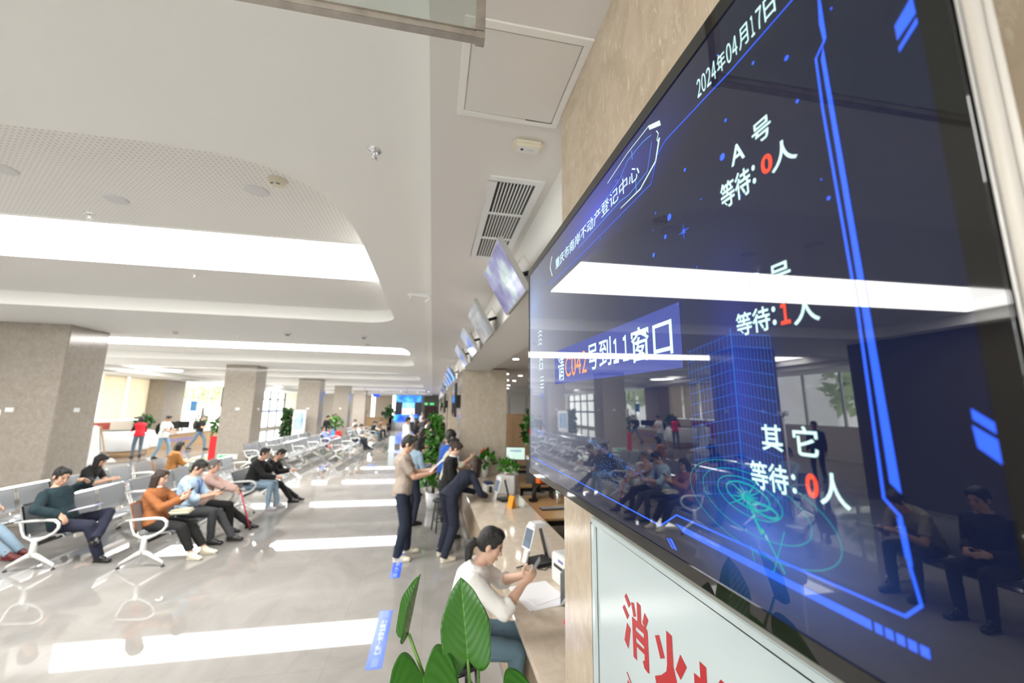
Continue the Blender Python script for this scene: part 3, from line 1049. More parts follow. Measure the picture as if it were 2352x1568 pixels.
# fire hydrant cabinet door below the display
cb = thing('hydrant_cabinet', 'white fire hydrant cabinet door with big red lettering below the display', 'cabinet', (0.52, 1.258, 0.35))
LAQ_C = mat('pale cabinet lacquer', (0.52, 0.60, 0.62), 0.14)
m = MB()
for a, b, c, d in ((-1.16, 0, 1.475, 1.492), (-1.16, 0, 0, 0.02), (-0.026, 0, 0.02, 1.475), (-1.16, -1.134, 0.02, 1.475)):
    m.b6(-0.020, 0, a, b, c, d)
m.build('frame', LAQ_C, cb, bevel=0.002)
door = MB().b6(-0.012, -0.002, -1.133, -0.027, 0.021, 1.4735).build('door', LAQ_C, cb)
MB().b6(-0.0135, -0.0115, -1.133, -0.027, 1.472, 1.4748).b6(-0.0135, -0.0115, -0.0282, -0.0262, 0.021, 1.4735).build('seal', mat('dark seal', (0.12, 0.11, 0.09), 0.7), door)  # thin dark lines along the door's top and one side edge
SIGN = {'x1': [(1.053, 1.698), (1.043, 1.709), (1.021, 1.693), (1.031, 1.681)], 'x2': [(1.066, 1.667), (1.056, 1.677), (1.031, 1.663), (1.041, 1.650)],
        'x3': [(1.043, 1.641), (1.025, 1.635), (1.040, 1.584), (1.060, 1.594)], 'x4': [(1.018, 1.699), (1.004, 1.704), (0.995, 1.677), (1.007, 1.671)],
        'x5': [(0.988, 1.713), (0.970, 1.712), (0.970, 1.673), (0.944, 1.673), (0.941, 1.669), (0.940, 1.585), (0.947, 1.583), (0.961, 1.584), (0.968, 1.596), (0.959, 1.600),
               (0.958, 1.614), (0.997, 1.611), (0.997, 1.581), (1.013, 1.580), (1.015, 1.668), (0.988, 1.669)],
        'x6': [(0.952, 1.704), (0.936, 1.696), (0.950, 1.672), (0.963, 1.679)], 'h1': [(0.908, 1.679), (0.891, 1.688), (0.872, 1.653), (0.889, 1.643)],
        'h2': [(0.861, 1.711), (0.841, 1.711), (0.840, 1.654), (0.829, 1.630), (0.800, 1.600), (0.775, 1.585), (0.790, 1.560), (0.820, 1.585), (0.845, 1.618), (0.860, 1.601), (0.907, 1.575), (0.915, 1.595), (0.888, 1.612), (0.867, 1.631), (0.863, 1.647)],
        'h3': [(0.813, 1.691), (0.793, 1.679), (0.816, 1.645), (0.832, 1.654)],
        's1': [(0.751, 1.713), (0.733, 1.713), (0.733, 1.683), (0.715, 1.683), (0.715, 1.663), (0.733, 1.663), (0.733, 1.560), (0.751, 1.560), (0.751, 1.63), (0.768, 1.600), (0.778, 1.615), (0.756, 1.663), (0.770, 1.666), (0.770, 1.683), (0.751, 1.685)],
        's2': [(0.694, 1.716), (0.672, 1.716), (0.650, 1.685), (0.625, 1.665), (0.632, 1.645), (0.660, 1.660), (0.683, 1.690), (0.705, 1.660), (0.722, 1.650), (0.728, 1.668)],
        's3': [(0.705, 1.640), (0.640, 1.640), (0.640, 1.625), (0.662, 1.625), (0.662, 1.605), (0.642, 1.605), (0.642, 1.590), (0.662, 1.590), (0.662, 1.572), (0.635, 1.572), (0.635, 1.558), (0.710, 1.558), (0.710, 1.572), (0.682, 1.572), (0.682, 1.590),
               (0.703, 1.590), (0.703, 1.605), (0.682, 1.605), (0.682, 1.625), (0.705, 1.625)],
        'k1': [(1.054, 1.524), (1.050, 1.526), (1.0, 1.495), (1.004, 1.492)], 'k2': [(1.050, 1.509), (1.037, 1.508), (1.03, 1.46), (1.045, 1.46)]}
HOLES = {'x5': [[(0.997, 1.654), (0.958, 1.657), (0.959, 1.647), (0.999, 1.645)], [(0.999, 1.630), (0.959, 1.630), (0.959, 1.624), (0.998, 1.620)]]}
m = MB()
for kk, lp in SIGN.items():
    vs, fs = fill2d([lp] + HOLES.get(kk, []))
    m.flat(vs, fs, lambda a, b, d: (-0.0125 - d, a - 1.258, b - 0.35), 0.0006)
m.build('lettering', mat('red vinyl', (0.44, 0.008, 0.012), 0.35), door)
# ================================================================ WAITING BENCHES
def make_bench():
    r = thing('waiting_bench', '', 'bench', (0, 0, 0))
    MB().b6(-0.03, 0.03, 0.0, 1.92, 0.30, 0.36).build('beam', mat('bench beam', (0.05, 0.05, 0.055), 0.4), r)
    seat_p = [(0.285, 0.385), (0.29, 0.402), (0.28, 0.418), (0.255, 0.425), (0.19, 0.418), (0.05, 0.395), (-0.08, 0.385), (-0.135, 0.392)]
    back_p = [(-0.155, 0.43), (-0.175, 0.48), (-0.205, 0.60), (-0.235, 0.71), (-0.26, 0.79), (-0.275, 0.805), (-0.29, 0.80)]
    for i in range(3):
        y0 = 0.035 + i * 0.62
        y1 = y0 + 0.61
        m = MB()
        m.sheet(seat_p, y0 + 0.012, y1 - 0.012)
        m.cur = 1
        for y in (y0 + 0.014, y1 - 0.014):
            m.sheet([(p[0], p[1] + 0.004) for p in seat_p], y - 0.014, y + 0.014, 0.016)
        m.b6(-0.06, 0.06, y0 + 0.2, y0 + 0.26, 0.34, 0.385).b6(-0.06, 0.06, y1 - 0.26, y1 - 0.2, 0.34, 0.385)
        m.build('seat', [SEATM, CHROME], r)
        m = MB()
        m.sheet(back_p, y0 + 0.012, y1 - 0.012)
        m.cur = 1
        for y in (y0 + 0.016, y1 - 0.016):
            m.sheet([(p[0] + 0.003, p[1]) for p in back_p], y - 0.016, y + 0.016, 0.018)
        m.sheet([(-0.262, 0.79), (-0.275, 0.807), (-0.29, 0.80)], y0 + 0.012, y1 - 0.012, 0.012)
        for y in (y0 + 0.1, y1 - 0.1):
            m.tube([(-0.02, y, 0.34), (-0.10, y, 0.345), (-0.165, y, 0.39), (-0.19, y, 0.5)], 0.011, 8)
        m.build('backrest', [BACKMT, CHROME], r)
    for y in (0.0, 1.92):
        arm = [(-0.26, y, 0.60), (-0.10, y, 0.615), (0.10, y, 0.625), (0.185, y, 0.615), (0.235, y, 0.575), (0.24, y, 0.52), (0.20, y, 0.46), (0.12, y, 0.41), (0.04, y, 0.375), (-0.04, y, 0.375), (-0.13, y, 0.42), (-0.17, y, 0.50), (-0.20, y, 0.60)]
        MB().tube(arm, [0.012, 0.017, 0.02, 0.02, 0.02, 0.019, 0.018, 0.018, 0.02, 0.017, 0.013, 0.012, 0.010], 10).build('armrest', ALU, r)
        m = MB().tube([(0, y, 0.40), (0, y, 0.30), (0.0, y, 0.22), (0.0, y, 0.185)], [0.03, 0.036, 0.04, 0.035], 10)
        m.tube([(0.0, y, 0.20), (0.06, y, 0.175), (0.16, y, 0.115), (0.245, y, 0.065), (0.262, y, 0.03)], [0.034, 0.03, 0.024, 0.018, 0.014], 10)
        m.tube([(0.0, y, 0.20), (-0.06, y, 0.175), (-0.16, y, 0.115), (-0.245, y, 0.065), (-0.262, y, 0.03)], [0.034, 0.03, 0.024, 0.018, 0.014], 10)
        lg = m.build('leg', ALU, r)
        MB().lathe((0.262, y, 0), [(0.022, 0), (0.022, 0.012), (0.01, 0.016), (0.01, 0.035)], 12).lathe((-0.262, y, 0), [(0.022, 0), (0.022, 0.012), (0.01, 0.016), (0.01, 0.035)], 12).build('foot_glide', BLACKM, lg)
    return r


ROWX = {1: -3.75, 2: -5.07, 3: -6.39, 4: -6.13}
BENCHES = [
    (1, 6.67, 'steel bench where the person in the rust jacket sits, front row'),
    (1, 9.55, 'steel bench in the front row where the person in black pullover and jeans sits'),
    (2, 6.77, 'steel bench under the person in the dark green sweater, second row'),
    (2, 8.75, 'empty steel bench in the second row right behind the person in the blue shirt'),
    (2, 10.75, 'empty steel bench in the second row behind the person with the red cane'),
    (3, 7.05, 'steel bench in the third row at the left edge of the photo'),
    (3, 9.02, 'steel bench in the third row where the long-haired person in black sits'),
    (3, 11.0, 'steel bench in the third row under the person in the orange top'),
    (2, 2.50, 'steel bench with two seated people, nearest the camera and only mirrored in the display'),
    (1, 17.9, 'empty steel bench at the near end of the front row beyond the gap'),
    (1, 19.9, 'second steel bench of the front row beyond the gap, nearer than the grey jacket'),
    (1, 21.9, 'steel bench under the person in the grey jacket, mid hall'),
    (1, 23.9, 'steel bench just past the person in the grey jacket, mid hall'),
    (2, 15.5, 'empty steel bench in the second row level with the second left column'),
    (2, 17.5, 'second steel bench of the middle row beyond the gap, all seats empty'),
    (2, 19.5, 'steel bench in the middle row near the reclining person in blue'),
    (2, 21.5, 'steel bench in the second row under the reclining person in blue'),
    (4, 15.9, 'empty steel bench in the third row touching the second left column'),
    (4, 17.9, 'empty steel bench in the third row just beyond the second left column'),
    (4, 19.9, 'empty steel bench in the third row before the white tablet kiosk'),
    (4, 21.9, 'steel bench in the third row beside the white tablet kiosk'),
    (1, 27.9, 'steel bench under the person in the dark jacket far down the hall'),
    (1, 29.9, 'far steel bench beyond the person in the dark jacket'),
    (1, 31.9, 'farthest steel bench of the front row'),
    (2, 27.9, 'far steel bench in the second row past the third left column'),
    (2, 29.9, 'far steel bench in the second row under the person in white'),
    (2, 31.9, 'farthest steel bench of the second row'),
]
bench0 = make_bench()
for i, (rw, y, lb) in enumerate(BENCHES):
    if i == 0:
        lb = 'steel bench in the front row where the person in the rust jacket sits'
        bench0.location = (ROWX[rw], y, 0)
        bench0['label'] = lb
        bench0['group'] = 'rows of waiting benches'
    else:
        dup(bench0, (ROWX[rw], y, 0), label=lb)

# ================================================================ PEOPLE
SKIN = mat('skin', (0.60, 0.36, 0.25), 0.5, vary=0.08, vscale=20)
SKIN_L = mat('pale skin', (0.66, 0.42, 0.31), 0.5, vary=0.08, vscale=20)
SKIN_D = mat('tanned skin', (0.42, 0.24, 0.155), 0.5, vary=0.08, vscale=20)
HAIR = mat('black hair', (0.010, 0.009, 0.009), 0.38, bump=0.5, bscale=120)
HAIR_B = mat('dark brown hair', (0.030, 0.016, 0.010), 0.38, bump=0.5, bscale=120)
HAIR_G = mat('grey hair', (0.13, 0.125, 0.12), 0.45, bump=0.5, bscale=120)
EYE_M = mat('eye', (0.02, 0.015, 0.012), 0.15)
LIP = mat('lips', (0.45, 0.17, 0.14), 0.45)


def cloth(name, col, bump=0.35, scale=22, vary=0.12):
    return mat(name + ' cloth', col, 0.85, bump=bump, bscale=scale, vary=vary, vscale=9)


NAVY = cloth('navy', (0.010, 0.014, 0.032))
BLK = cloth('black', (0.010, 0.010, 0.011))
JEAN = cloth('blue jean', (0.12, 0.19, 0.27))
JEAN_L = cloth('light jean', (0.24, 0.34, 0.43))
JEAN_D = cloth('slate jean', (0.085, 0.145, 0.185))
CHAR = cloth('charcoal', (0.045, 0.046, 0.050))
WHT = cloth('white', (0.78, 0.77, 0.75), vary=0.03)
SHOE_B = mat('black shoe', (0.012, 0.012, 0.012), 0.3)
SHOE_W = mat('cream shoe', (0.70, 0.65, 0.52), 0.5)


def remesh(mb, name, material, parent, voxel, smooth=4, ground=None, inflate=0.0, roughen=0.0, seed=0):
    me = bpy.data.meshes.new(name)
    me.from_pydata(mb.v, [], mb.f)
    bm = bmesh.new(); bm.from_mesh(me)
    bmesh.ops.remove_doubles(bm, verts=bm.verts, dist=1e-6)
    bmesh.ops.recalc_face_normals(bm, faces=bm.faces)
    bm.to_mesh(me); bm.free()
    ob = bpy.data.objects.new(name, me)
    COL.objects.link(ob)
    md = ob.modifiers.new('r', 'REMESH')
    md.mode = 'VOXEL'
    md.voxel_size = voxel
    md.use_smooth_shade = True
    if roughen:
        tx = bpy.data.textures.get('cloth folds') or bpy.data.textures.new('cloth folds', 'CLOUDS')
        tx.noise_scale = 0.10
        tx.noise_depth = 2
        dm = ob.modifiers.new('d', 'DISPLACE')
        dm.texture = tx
        dm.texture_coords = 'LOCAL'
        dm.strength = roughen
        dm.mid_level = 0.5
    if smooth:
        s = ob.modifiers.new('s', 'SMOOTH')
        s.factor = 0.5
        s.iterations = smooth
    nm = to_mesh(ob)
    bpy.data.objects.remove(ob)
    bpy.data.meshes.remove(me)
    if ground is not None:
        co = np.empty(len(nm.vertices) * 3)
        nm.vertices.foreach_get('co', co)
        co = co.reshape(-1, 3)
        co[:, 2] = np.maximum(co[:, 2], ground)
        nm.vertices.foreach_set('co', co.ravel())
    nm.materials.clear()
    nm.materials.append(material)
    nm.name = name
    nm.polygons.foreach_set('use_smooth', [True] * len(nm.polygons))
    nm.update()
    o = bpy.data.objects.new(name, nm)
    COL.objects.link(o)
    o.parent = parent
    return o


def cap(mb, p0, p1, r0, r1, flat0=False, flat1=False, n=14):
    """tapered limb piece with round or flat ends"""
    p0, p1 = Vector(p0), Vector(p1)
    d = p1 - p0
    L = d.length
    if L < 1e-6:
        return
    d /= L
    a = d.orthogonal().normalized()
    b = d.cross(a)
    rings = []

    def ring(c, r):
        return [c + (a * math.cos(2 * PI * i / n) + b * math.sin(2 * PI * i / n)) * r for i in range(n)]
    if not flat0:
        for t in (80, 55, 28):
            rings.append(ring(p0 - d * r0 * math.sin(rad(t)), r0 * math.cos(rad(t))))
    rings.append(ring(p0, r0))
    rings.append(ring(p1, r1))
    if not flat1:
        for t in (28, 55, 80):
            rings.append(ring(p1 + d * r1 * math.sin(rad(t)), r1 * math.cos(rad(t))))
    mb.loft(rings)


def ik(a, c, l1, l2, pole):
    """middle joint of a two-bone limb from a to c, bent towards pole; returns joint and reachable end"""
    a, c, pole = Vector(a), Vector(c), Vector(pole)
    d = c - a
    L = d.length
    mx = (l1 + l2) * 0.995
    if L > mx:
        c = a + d * (mx / L)
        d = c - a
        L = mx
    x = (l1 * l1 - l2 * l2 + L * L) / (2 * L)
    h = math.sqrt(max(l1 * l1 - x * x, 0))
    u = d / L
    p = pole - u * pole.dot(u)
    p = p.normalized() if p.length > 1e-6 else u.orthogonal().normalized()
    return a + u * x + p * h, c


def person(label, loc, yaw, pose, top, bottom, hair=('short', None), skin=None, H=1.68, lod=1, fem=False, shoes=None,
           sleeve='long', hem=0.13, loose=1.0, trouser=1.0, belly=0.0, collar=None, glasses=False, mask=False, group=None, cat='person',
           hunch=0.0, cropped=0.0, lapel=None, extras=None):
    """pose keys: pelvis (x,z), lean, chest (deg), head (pitch,yaw), hands {L,R: (x,y,z)}, feet {L,R: (x,y,toe_deg[,lift])}, curl"""
    skin = skin or SKIN
    s = H / 1.70
    vox = {0: 0.017, 1: 0.0105, 2: 0.0065}[lod]
    root = thing('person', label, cat, loc, rad(yaw), group)
    J = {}
    P0 = Vector((pose['pelvis'][0], pose.get('py', 0), pose['pelvis'][1]))
    l0, l1 = rad(pose.get('lean', 0)), rad(pose.get('chest', pose.get('lean', 0)))
    tw = rad(pose.get('twist', 0))
    u0 = Vector((math.sin(l0), 0, math.cos(l0)))
    u1 = Vector((math.sin(l1), 0, math.cos(l1)))
    f0 = Vector((math.cos(l0), 0, -math.sin(l0)))
    f1 = Vector((math.cos(l1), 0, -math.sin(l1)))
    sd = Vector((0, 1, 0))
    sd1 = (sd * math.cos(tw) - f1 * math.sin(tw))
    f1t = (f1 * math.cos(tw) + sd * math.sin(tw))
    waist = P0 + u0 * 0.20 * s
    W = [(-0.07, 0.105, 0.085), (0.0, 0.165, 0.118), (0.10, 0.155, 0.112), (0.19, 0.135, 0.10), (0.29, 0.150, 0.110), (0.39, 0.168, 0.118), (0.455, 0.165, 0.10), (0.50, 0.115, 0.075), (0.535, 0.060, 0.058)]
    if fem:
        W = [(-0.07, 0.105, 0.085), (0.0, 0.168, 0.118), (0.10, 0.148, 0.105), (0.19, 0.118, 0.088), (0.29, 0.133, 0.098), (0.385, 0.148, 0.118), (0.455, 0.145, 0.088), (0.50, 0.098, 0.066), (0.535, 0.050, 0.050)]

    def spine(t):
        t *= s
        if t <= 0.14 * s:
            return P0 + u0 * t, f0, sd
        k = (t - 0.14 * s) / (0.12 * s)
        if k < 1:
            f = (f0 * (1 - k) + f1t * k).normalized()
            q = P0 + u0 * (0.14 * s + (t - 0.14 * s) * (1 - k / 2)) + u1 * ((t - 0.14 * s) * k / 2)
            return q, f, (sd * (1 - k) + sd1 * k).normalized()
        q = P0 + u0 * 0.20 * s + u1 * (t - 0.20 * s)
        h = max(0.0, (t / s - 0.30)) * hunch
        return q + f1t * h, f1t, sd1

    def torso(mb, t0, t1, grow, depth=0.0):
        ts = [w for w in W if t0 - 1e-6 <= w[0] <= t1 + 1e-6]
        rings = []

        def widths(t):
            for a, b in zip(W[:-1], W[1:]):
                if a[0] <= t <= b[0]:
                    k = (t - a[0]) / (b[0] - a[0])
                    return a[1] + (b[1] - a[1]) * k, a[2] + (b[2] - a[2]) * k
            return (W[0][1:] if t < W[0][0] else W[-1][1:])
        tl = sorted(set([t0] + [w[0] for w in ts] + [t1]))
        for t in tl:
            c, f, sdv = spine(t)
            w, d = widths(t)
            if t < -0.0:
                w, d = max(w, 0.155 if depth else w), max(d, 0.115 if depth else d)
            bel = belly * max(0, 1 - abs(t - 0.17) / 0.2)
            w, d = (w + grow) * s, (d + grow) * s
            rings.append([c + f * (bel * s + (0)) + sdv * (w * math.cos(q)) * 1.0 + f * (d * math.sin(q)) for q in [2 * PI * i / 24 for i in range(24)]])
        mb.loft(rings)

    # --- joints
    neck, fn, sn = spine(0.52)
    shc, _, _ = spine(0.455)
    shw = (0.148 if fem else 0.172) * s
    hp, hy = rad(pose.get('head', (0, 0))[0]), rad(pose.get('head', (0, 0))[1]) + tw
    ln = l1 * 0.45 + hp * 0.35 + rad(8)
    un = Vector((math.sin(ln), 0, math.cos(ln)))
    HC = neck + un * 0.135 * s + fn * 0.012
    HM = Matrix.Rotation(hy, 3, 'Z') @ Matrix.Rotation(hp, 3, 'Y')
    hs = s * (0.98 if fem else 1.0)

    def hd(x, y, z):
        return HC + HM @ Vector((x, y, z)) * hs
    arms = {}
    for k, sg in (('L', 1), ('R', -1)):
        sh = shc + sd1 * (sg * shw) - u1 * (0.022 * s)
        tgt = pose['hands'][k]
        pole = pose.get('elbow', {}).get(k, (-0.5, 0.35 * sg, -0.8))
        el, wr = ik(sh, tgt, 0.285 * s, 0.245 * s, pole)
        arms[k] = (sh, el, wr)
    legs = {}
    for k, sg in (('L', 1), ('R', -1)):
        hpj = P0 + sd * (sg * 0.088 * s) - u0 * 0.02
        fx = pose['feet'][k]
        lift = fx[3] if len(fx) > 3 else 0.0
        ank = Vector((fx[0], fx[1], 0.085 * s + lift))
        pole = pose.get('knee', {}).get(k, (1, 0.12 * sg, 0.35))
        kn, an = ik(hpj, ank, 0.425 * s, 0.415 * s, pole)
        legs[k] = (hpj, kn, an, rad(fx[2]), fx[4] if len(fx) > 4 else 0.0)

    # --- body (skin), one continuous surface
    mb = MB()
    torso(mb, -0.07, 0.535, -0.012)
    cap(mb, neck - un * 0.03, HC - un * 0.03, 0.050 * s, 0.047 * s)
    mb.ell(hd(-0.006, 0, 0.030), (0.094 * hs, 0.074 * hs, 0.098 * hs), HM)
    mb.ell(hd(0.022, 0, -0.048), (0.066 * hs, 0.058 * hs, 0.072 * hs), HM)
    mb.ell(hd(0.050, 0, -0.098), (0.032 * hs, 0.034 * hs, 0.026 * hs), HM)
    mb.ell(hd(0.052, 0, 0.0), (0.036 * hs, 0.060 * hs, 0.05 * hs), HM)
    cap(mb, hd(0.080, 0, 0.020), hd(0.098, 0, -0.028), 0.010 * hs, 0.015 * hs)
    mb.ell(hd(0.078, 0, -0.068), (0.014 * hs, 0.026 * hs, 0.014 * hs), HM)
    for sg in (1, -1):
        mb.ell(hd(-0.008, sg * 0.077, -0.008), (0.020 * hs, 0.010 * hs, 0.032 * hs), HM @ Matrix.Rotation(sg * 0.3, 3, 'Z'))
        mb.ell(hd(0.058, sg * 0.034, -0.028), (0.022 * hs, 0.022 * hs, 0.022 * hs), HM)
    for k, sg in (('L', 1), ('R', -1)):
        sh, el, wr = arms[k]
        cap(mb, sh, el, 0.050 * s, 0.038 * s)
        fm = el + (wr - el) * 0.3
        cap(mb, el, fm, 0.038 * s, 0.041 * s)
        cap(mb, fm, wr, 0.041 * s, 0.027 * s)
        hand(mb, el, wr, sg, s, pose.get('palm', {}).get(k, (0, -sg * 0.8, -0.5)), pose.get('curl', {}).get(k, 0.45) if isinstance(pose.get('curl'), dict) else pose.get('curl', 0.45), pose.get('handdir', {}).get(k), lod)
        hpj, kn, an, toe, pit = legs[k]
        cap(mb, hpj, kn, 0.078 * s, 0.052 * s)
        cm = kn + (an - kn) * 0.3
        cap(mb, kn, cm, 0.050 * s, 0.054 * s)
        cap(mb, cm, an, 0.054 * s, 0.034 * s)
        td = Vector((math.cos(toe), math.sin(toe), -0.55))
        cap(mb, an, an + td * 0.08 * s, 0.032 * s, 0.018 * s)
    remesh(mb, 'body', skin, root, vox, 3)

    # --- top
    g = 0.010 * loose
    mb = MB()
    torso(mb, 0.10 - hem, 0.512, g, 1.0)
    for k in 'LR':
        sh, el, wr = arms[k]
        ra, rb, rc = (0.054 + 0.0035 * loose) * s, (0.044 + 0.006 * loose) * s, (0.034 + 0.006 * loose) * s
        if sleeve == 'short':
            q = sh + (el - sh) * 0.72
            cap(mb, sh, q, ra, rb * 1.06, flat1=True)
        elif sleeve == 'elbow':
            cap(mb, sh, el, ra, rb * 1.05)
            q = el + (wr - el) * 0.28
            cap(mb, el, q, rb * 1.05, rb * 1.12, flat1=True)
        elif sleeve == 'none':
            pass
        else:
            cap(mb, sh, el, ra, rb)
            cap(mb, el, wr - (wr - el).normalized() * 0.005, rb, rc, flat1=True)
    topo = remesh(mb, 'top', top, root, vox, 3, roughen=0.022 if lod else 0.0)
    if collar is not None:
        mb = MB()
        nb = spine(0.505)[0]
        rings = []
        for t, r in ((-0.012, 0.072), (0.03, 0.060), (0.03, 0.050), (-0.012, 0.060)):
            rings.append([nb + un * t * s + sn * (r * s * math.cos(q)) + fn * (r * 1.08 * s * math.sin(q) + 0.012) for q in [2 * PI * i / 20 for i in range(20)]])
        rings.append(rings[0])
        mb.loft(rings, caps=False)
        mb.build('collar', collar, root)
    if lapel is not None:
        mb = MB()
        a = spine(0.50)[0] + fn * 0.065 * s
        pts = []
        for t, w in ((0.50, 0.055), (0.44, 0.05), (0.36, 0.03), (0.27, 0.006)):
            c, f, q = spine(t)
            d = {0.50: 0.072, 0.44: 0.115, 0.36: 0.136, 0.27: 0.122}[t]
            pts.append((c + f * (d + g + 0.003) * s, q * w * s))
        for (a, aw), (b, bw) in zip(pts[:-1], pts[1:]):
            mb.add([a - aw, a + aw, b + bw, b - bw], [(0, 1, 2, 3)])
        mb.build('shirt_front', lapel, root)

    # --- trousers
    mb = MB()
    torso(mb, -0.075, 0.125, 0.008)
    for k in 'LR':
        hpj, kn, an, toe, pit = legs[k]
        cap(mb, hpj, kn, 0.090 * s * (0.6 + 0.4 * trouser), 0.064 * s * trouser)
        e = an - (an - kn).normalized() * (0.0 + cropped) + Vector((0, 0, 0.0))
        e = e + (an - kn).normalized() * (0.03 if not cropped else 0)
        cap(mb, kn, e, 0.064 * s * trouser, 0.048 * s * trouser, flat1=True)
    remesh(mb, 'trousers', bottom, root, vox, 3, roughen=0.016 if lod else 0.0)

    # --- shoes
    for k in 'LR':
        hpj, kn, an, toe, pit = legs[k]
        mb = MB()
        cx, sx = math.cos(toe), math.sin(toe)
        TM = Matrix.Rotation(toe, 3, 'Z') @ Matrix.Rotation(-rad(pit), 3, 'Y')

        def fp(x, y, z):
            return an + TM @ (Vector((x, y, z)) * s)
        mb.ell(fp(-0.010, 0, -0.040), (0.050 * s, 0.038 * s, 0.050 * s), TM)
        mb.ell(fp(0.050, 0, -0.044), (0.085 * s, 0.041 * s, 0.044 * s), TM)
        mb.ell(fp(0.020, 0, -0.022), (0.052 * s, 0.039 * s, 0.046 * s), TM)
        mb.ell(fp(0.125, 0, -0.057), (0.068 * s, 0.045 * s, 0.033 * s), TM)
        mb.box(fp(0.060, 0, -0.079), (0.225 * s, 0.066 * s, 0.012 * s), TM)
        cap(mb, fp(-0.006, 0, -0.03), fp(-0.010, 0, 0.034), 0.043 * s, 0.042 * s, flat1=True)
        remesh(mb, 'shoe', shoes or SHOE_B, root, max(vox * 0.8, 0.006), 2, ground=0.002 if abs(pit) < 1 and an.z < 0.1 else None)

    # --- hair
    st, hm = hair
    hm = hm or HAIR
    if st != 'none':
        mb = MB()
        up = 0.012 if st != 'short' else 0.0
        mb.ell(hd(-0.020, 0, 0.042 + (0.008 if st == 'short' else 0)), (0.094 * hs, 0.083 * hs, (0.096 if st != 'short' else 0.088) * hs), HM)
        mb.ell(hd(0.018, 0, 0.092), (0.066 * hs, 0.070 * hs, 0.046 * hs), HM)
        mb.ell(hd(-0.035, 0, 0.015), (0.078 * hs, 0.079 * hs, 0.085 * hs), HM)
        if st in ('short', 'spiky'):
            mb.ell(hd(-0.048, 0, -0.022), (0.046 * hs, 0.066 * hs, 0.060 * hs), HM)
            for sg in (1, -1):
                mb.ell(hd(0.014, sg * 0.066, 0.024), (0.034 * hs, 0.012 * hs, 0.050 * hs), HM)
                mb.ell(hd(0.050, sg * 0.048, 0.070), (0.026 * hs, 0.020 * hs, 0.034 * hs), HM)
        if st in ('pony', 'bun'):
            mb.ell(hd(-0.052, 0, -0.010), (0.046 * hs, 0.066 * hs, 0.055 * hs), HM)
            for sg in (1, -1):
                mb.ell(hd(0.010, sg * 0.068, 0.040), (0.045 * hs, 0.012 * hs, 0.046 * hs), HM)
                mb.ell(hd(0.048, sg * 0.046, 0.074), (0.028 * hs, 0.022 * hs, 0.036 * hs), HM)
        if st in ('long', 'bob'):
            for sg in (1, -1):
                mb.ell(hd(0.046, sg * 0.050, 0.066), (0.030 * hs, 0.022 * hs, 0.044 * hs), HM)
            ln_ = 0.26 if st == 'long' else 0.13
            b0, b1 = hd(-0.050, 0, 0.0), hd(-0.050, 0, 0.0) + Vector((0, 0, -ln_ * hs)) - fn * 0.03
            cap(mb, b0 + sn * 0.03, b1 + sn * 0.04, 0.062 * hs, 0.048 * hs)
            cap(mb, b0 - sn * 0.03, b1 - sn * 0.04, 0.062 * hs, 0.048 * hs)
            for sg in (1, -1):
                cap(mb, hd(0.000, sg * 0.070, 0.035), hd(-0.012, sg * 0.076, -0.05) + Vector((0, 0, -0.4 * ln_)), 0.030 * hs, 0.028 * hs)
        if st == 'pony':
            pts = [hd(-0.085, 0, -0.015), hd(-0.125, 0, -0.035), hd(-0.140, 0, -0.075), hd(-0.135, 0, -0.075) + Vector((-0.012, 0, -0.07)), hd(-0.12, 0, -0.075) + Vector((-0.025, 0, -0.16))]
            for a, b, r0, r1 in zip(pts[:-1], pts[1:], (0.022, 0.036, 0.038, 0.030), (0.036, 0.038, 0.030, 0.008)):
                cap(mb, a, b, r0 * hs, r1 * hs)
        if st == 'bun':
            mb.ell(hd(-0.115, 0, 0.02), (0.045 * hs, 0.05 * hs, 0.048 * hs), HM)
        if st == 'spiky':
            rr = random.Random(3)
            for i in range(40):
                a, b = rr.uniform(-0.07, 0.072), rr.uniform(-0.058, 0.058)
                cap(mb, hd(a, b, 0.10), hd(a * 1.05 + 0.010, b * 1.1, 0.134), 0.020 * hs, 0.007 * hs, n=8)
        remesh(mb, 'hair', hm, root, vox, 2)
        if st == 'pony':
            MB().tube([hd(-0.100, 0, -0.022) + HM @ Vector((0, 0.024 * math.cos(q), 0.024 * math.sin(q))) for q in [2 * PI * i / 12 for i in range(12)]], 0.007, 6, True).build('hair_tie', BLK, root)
    if lod >= 1:
        for sg in (1, -1):
            MB().ell(hd(0.086, sg * 0.031, 0.006), (0.0045 * hs, 0.012 * hs, 0.0038 * hs), HM, 10, 6).build('eye', EYE_M, root)
        mb = MB()
        for sg in (1, -1):
            mb.tube([hd(0.089, sg * 0.014, 0.024), hd(0.087, sg * 0.032, 0.030), hd(0.074, sg * 0.050, 0.025)], 0.0038 * hs, 6)
        mb.build('eyebrow', hm if hm is not HAIR_G else HAIR_G, root)
        if not mask:
            MB().ell(hd(0.0875, 0, -0.070), (0.0085 * hs, 0.022 * hs, 0.0075 * hs), HM, 12, 8).build('lips', LIP, root)
    if glasses:
        mb = MB()
        for sg in (1, -1):
            c = Vector((0.104, sg * 0.034, 0.002))
            mb.tube([hd(c.x - 0.10 * abs(0.02 * math.cos(q)), c.y + 0.026 * math.cos(q), c.z + 0.019 * math.sin(q)) for q in [2 * PI * i / 14 for i in range(14)]], 0.0025, 6, True)
            mb.tube([hd(0.100, sg * 0.060, 0.006), hd(0.0, sg * 0.083, 0.008)], 0.0025, 6)
        mb.tube([hd(0.106, 0.009, 0.004), hd(0.106, -0.009, 0.004)], 0.0025, 6)
        mb.build('glasses', BLACK, root)
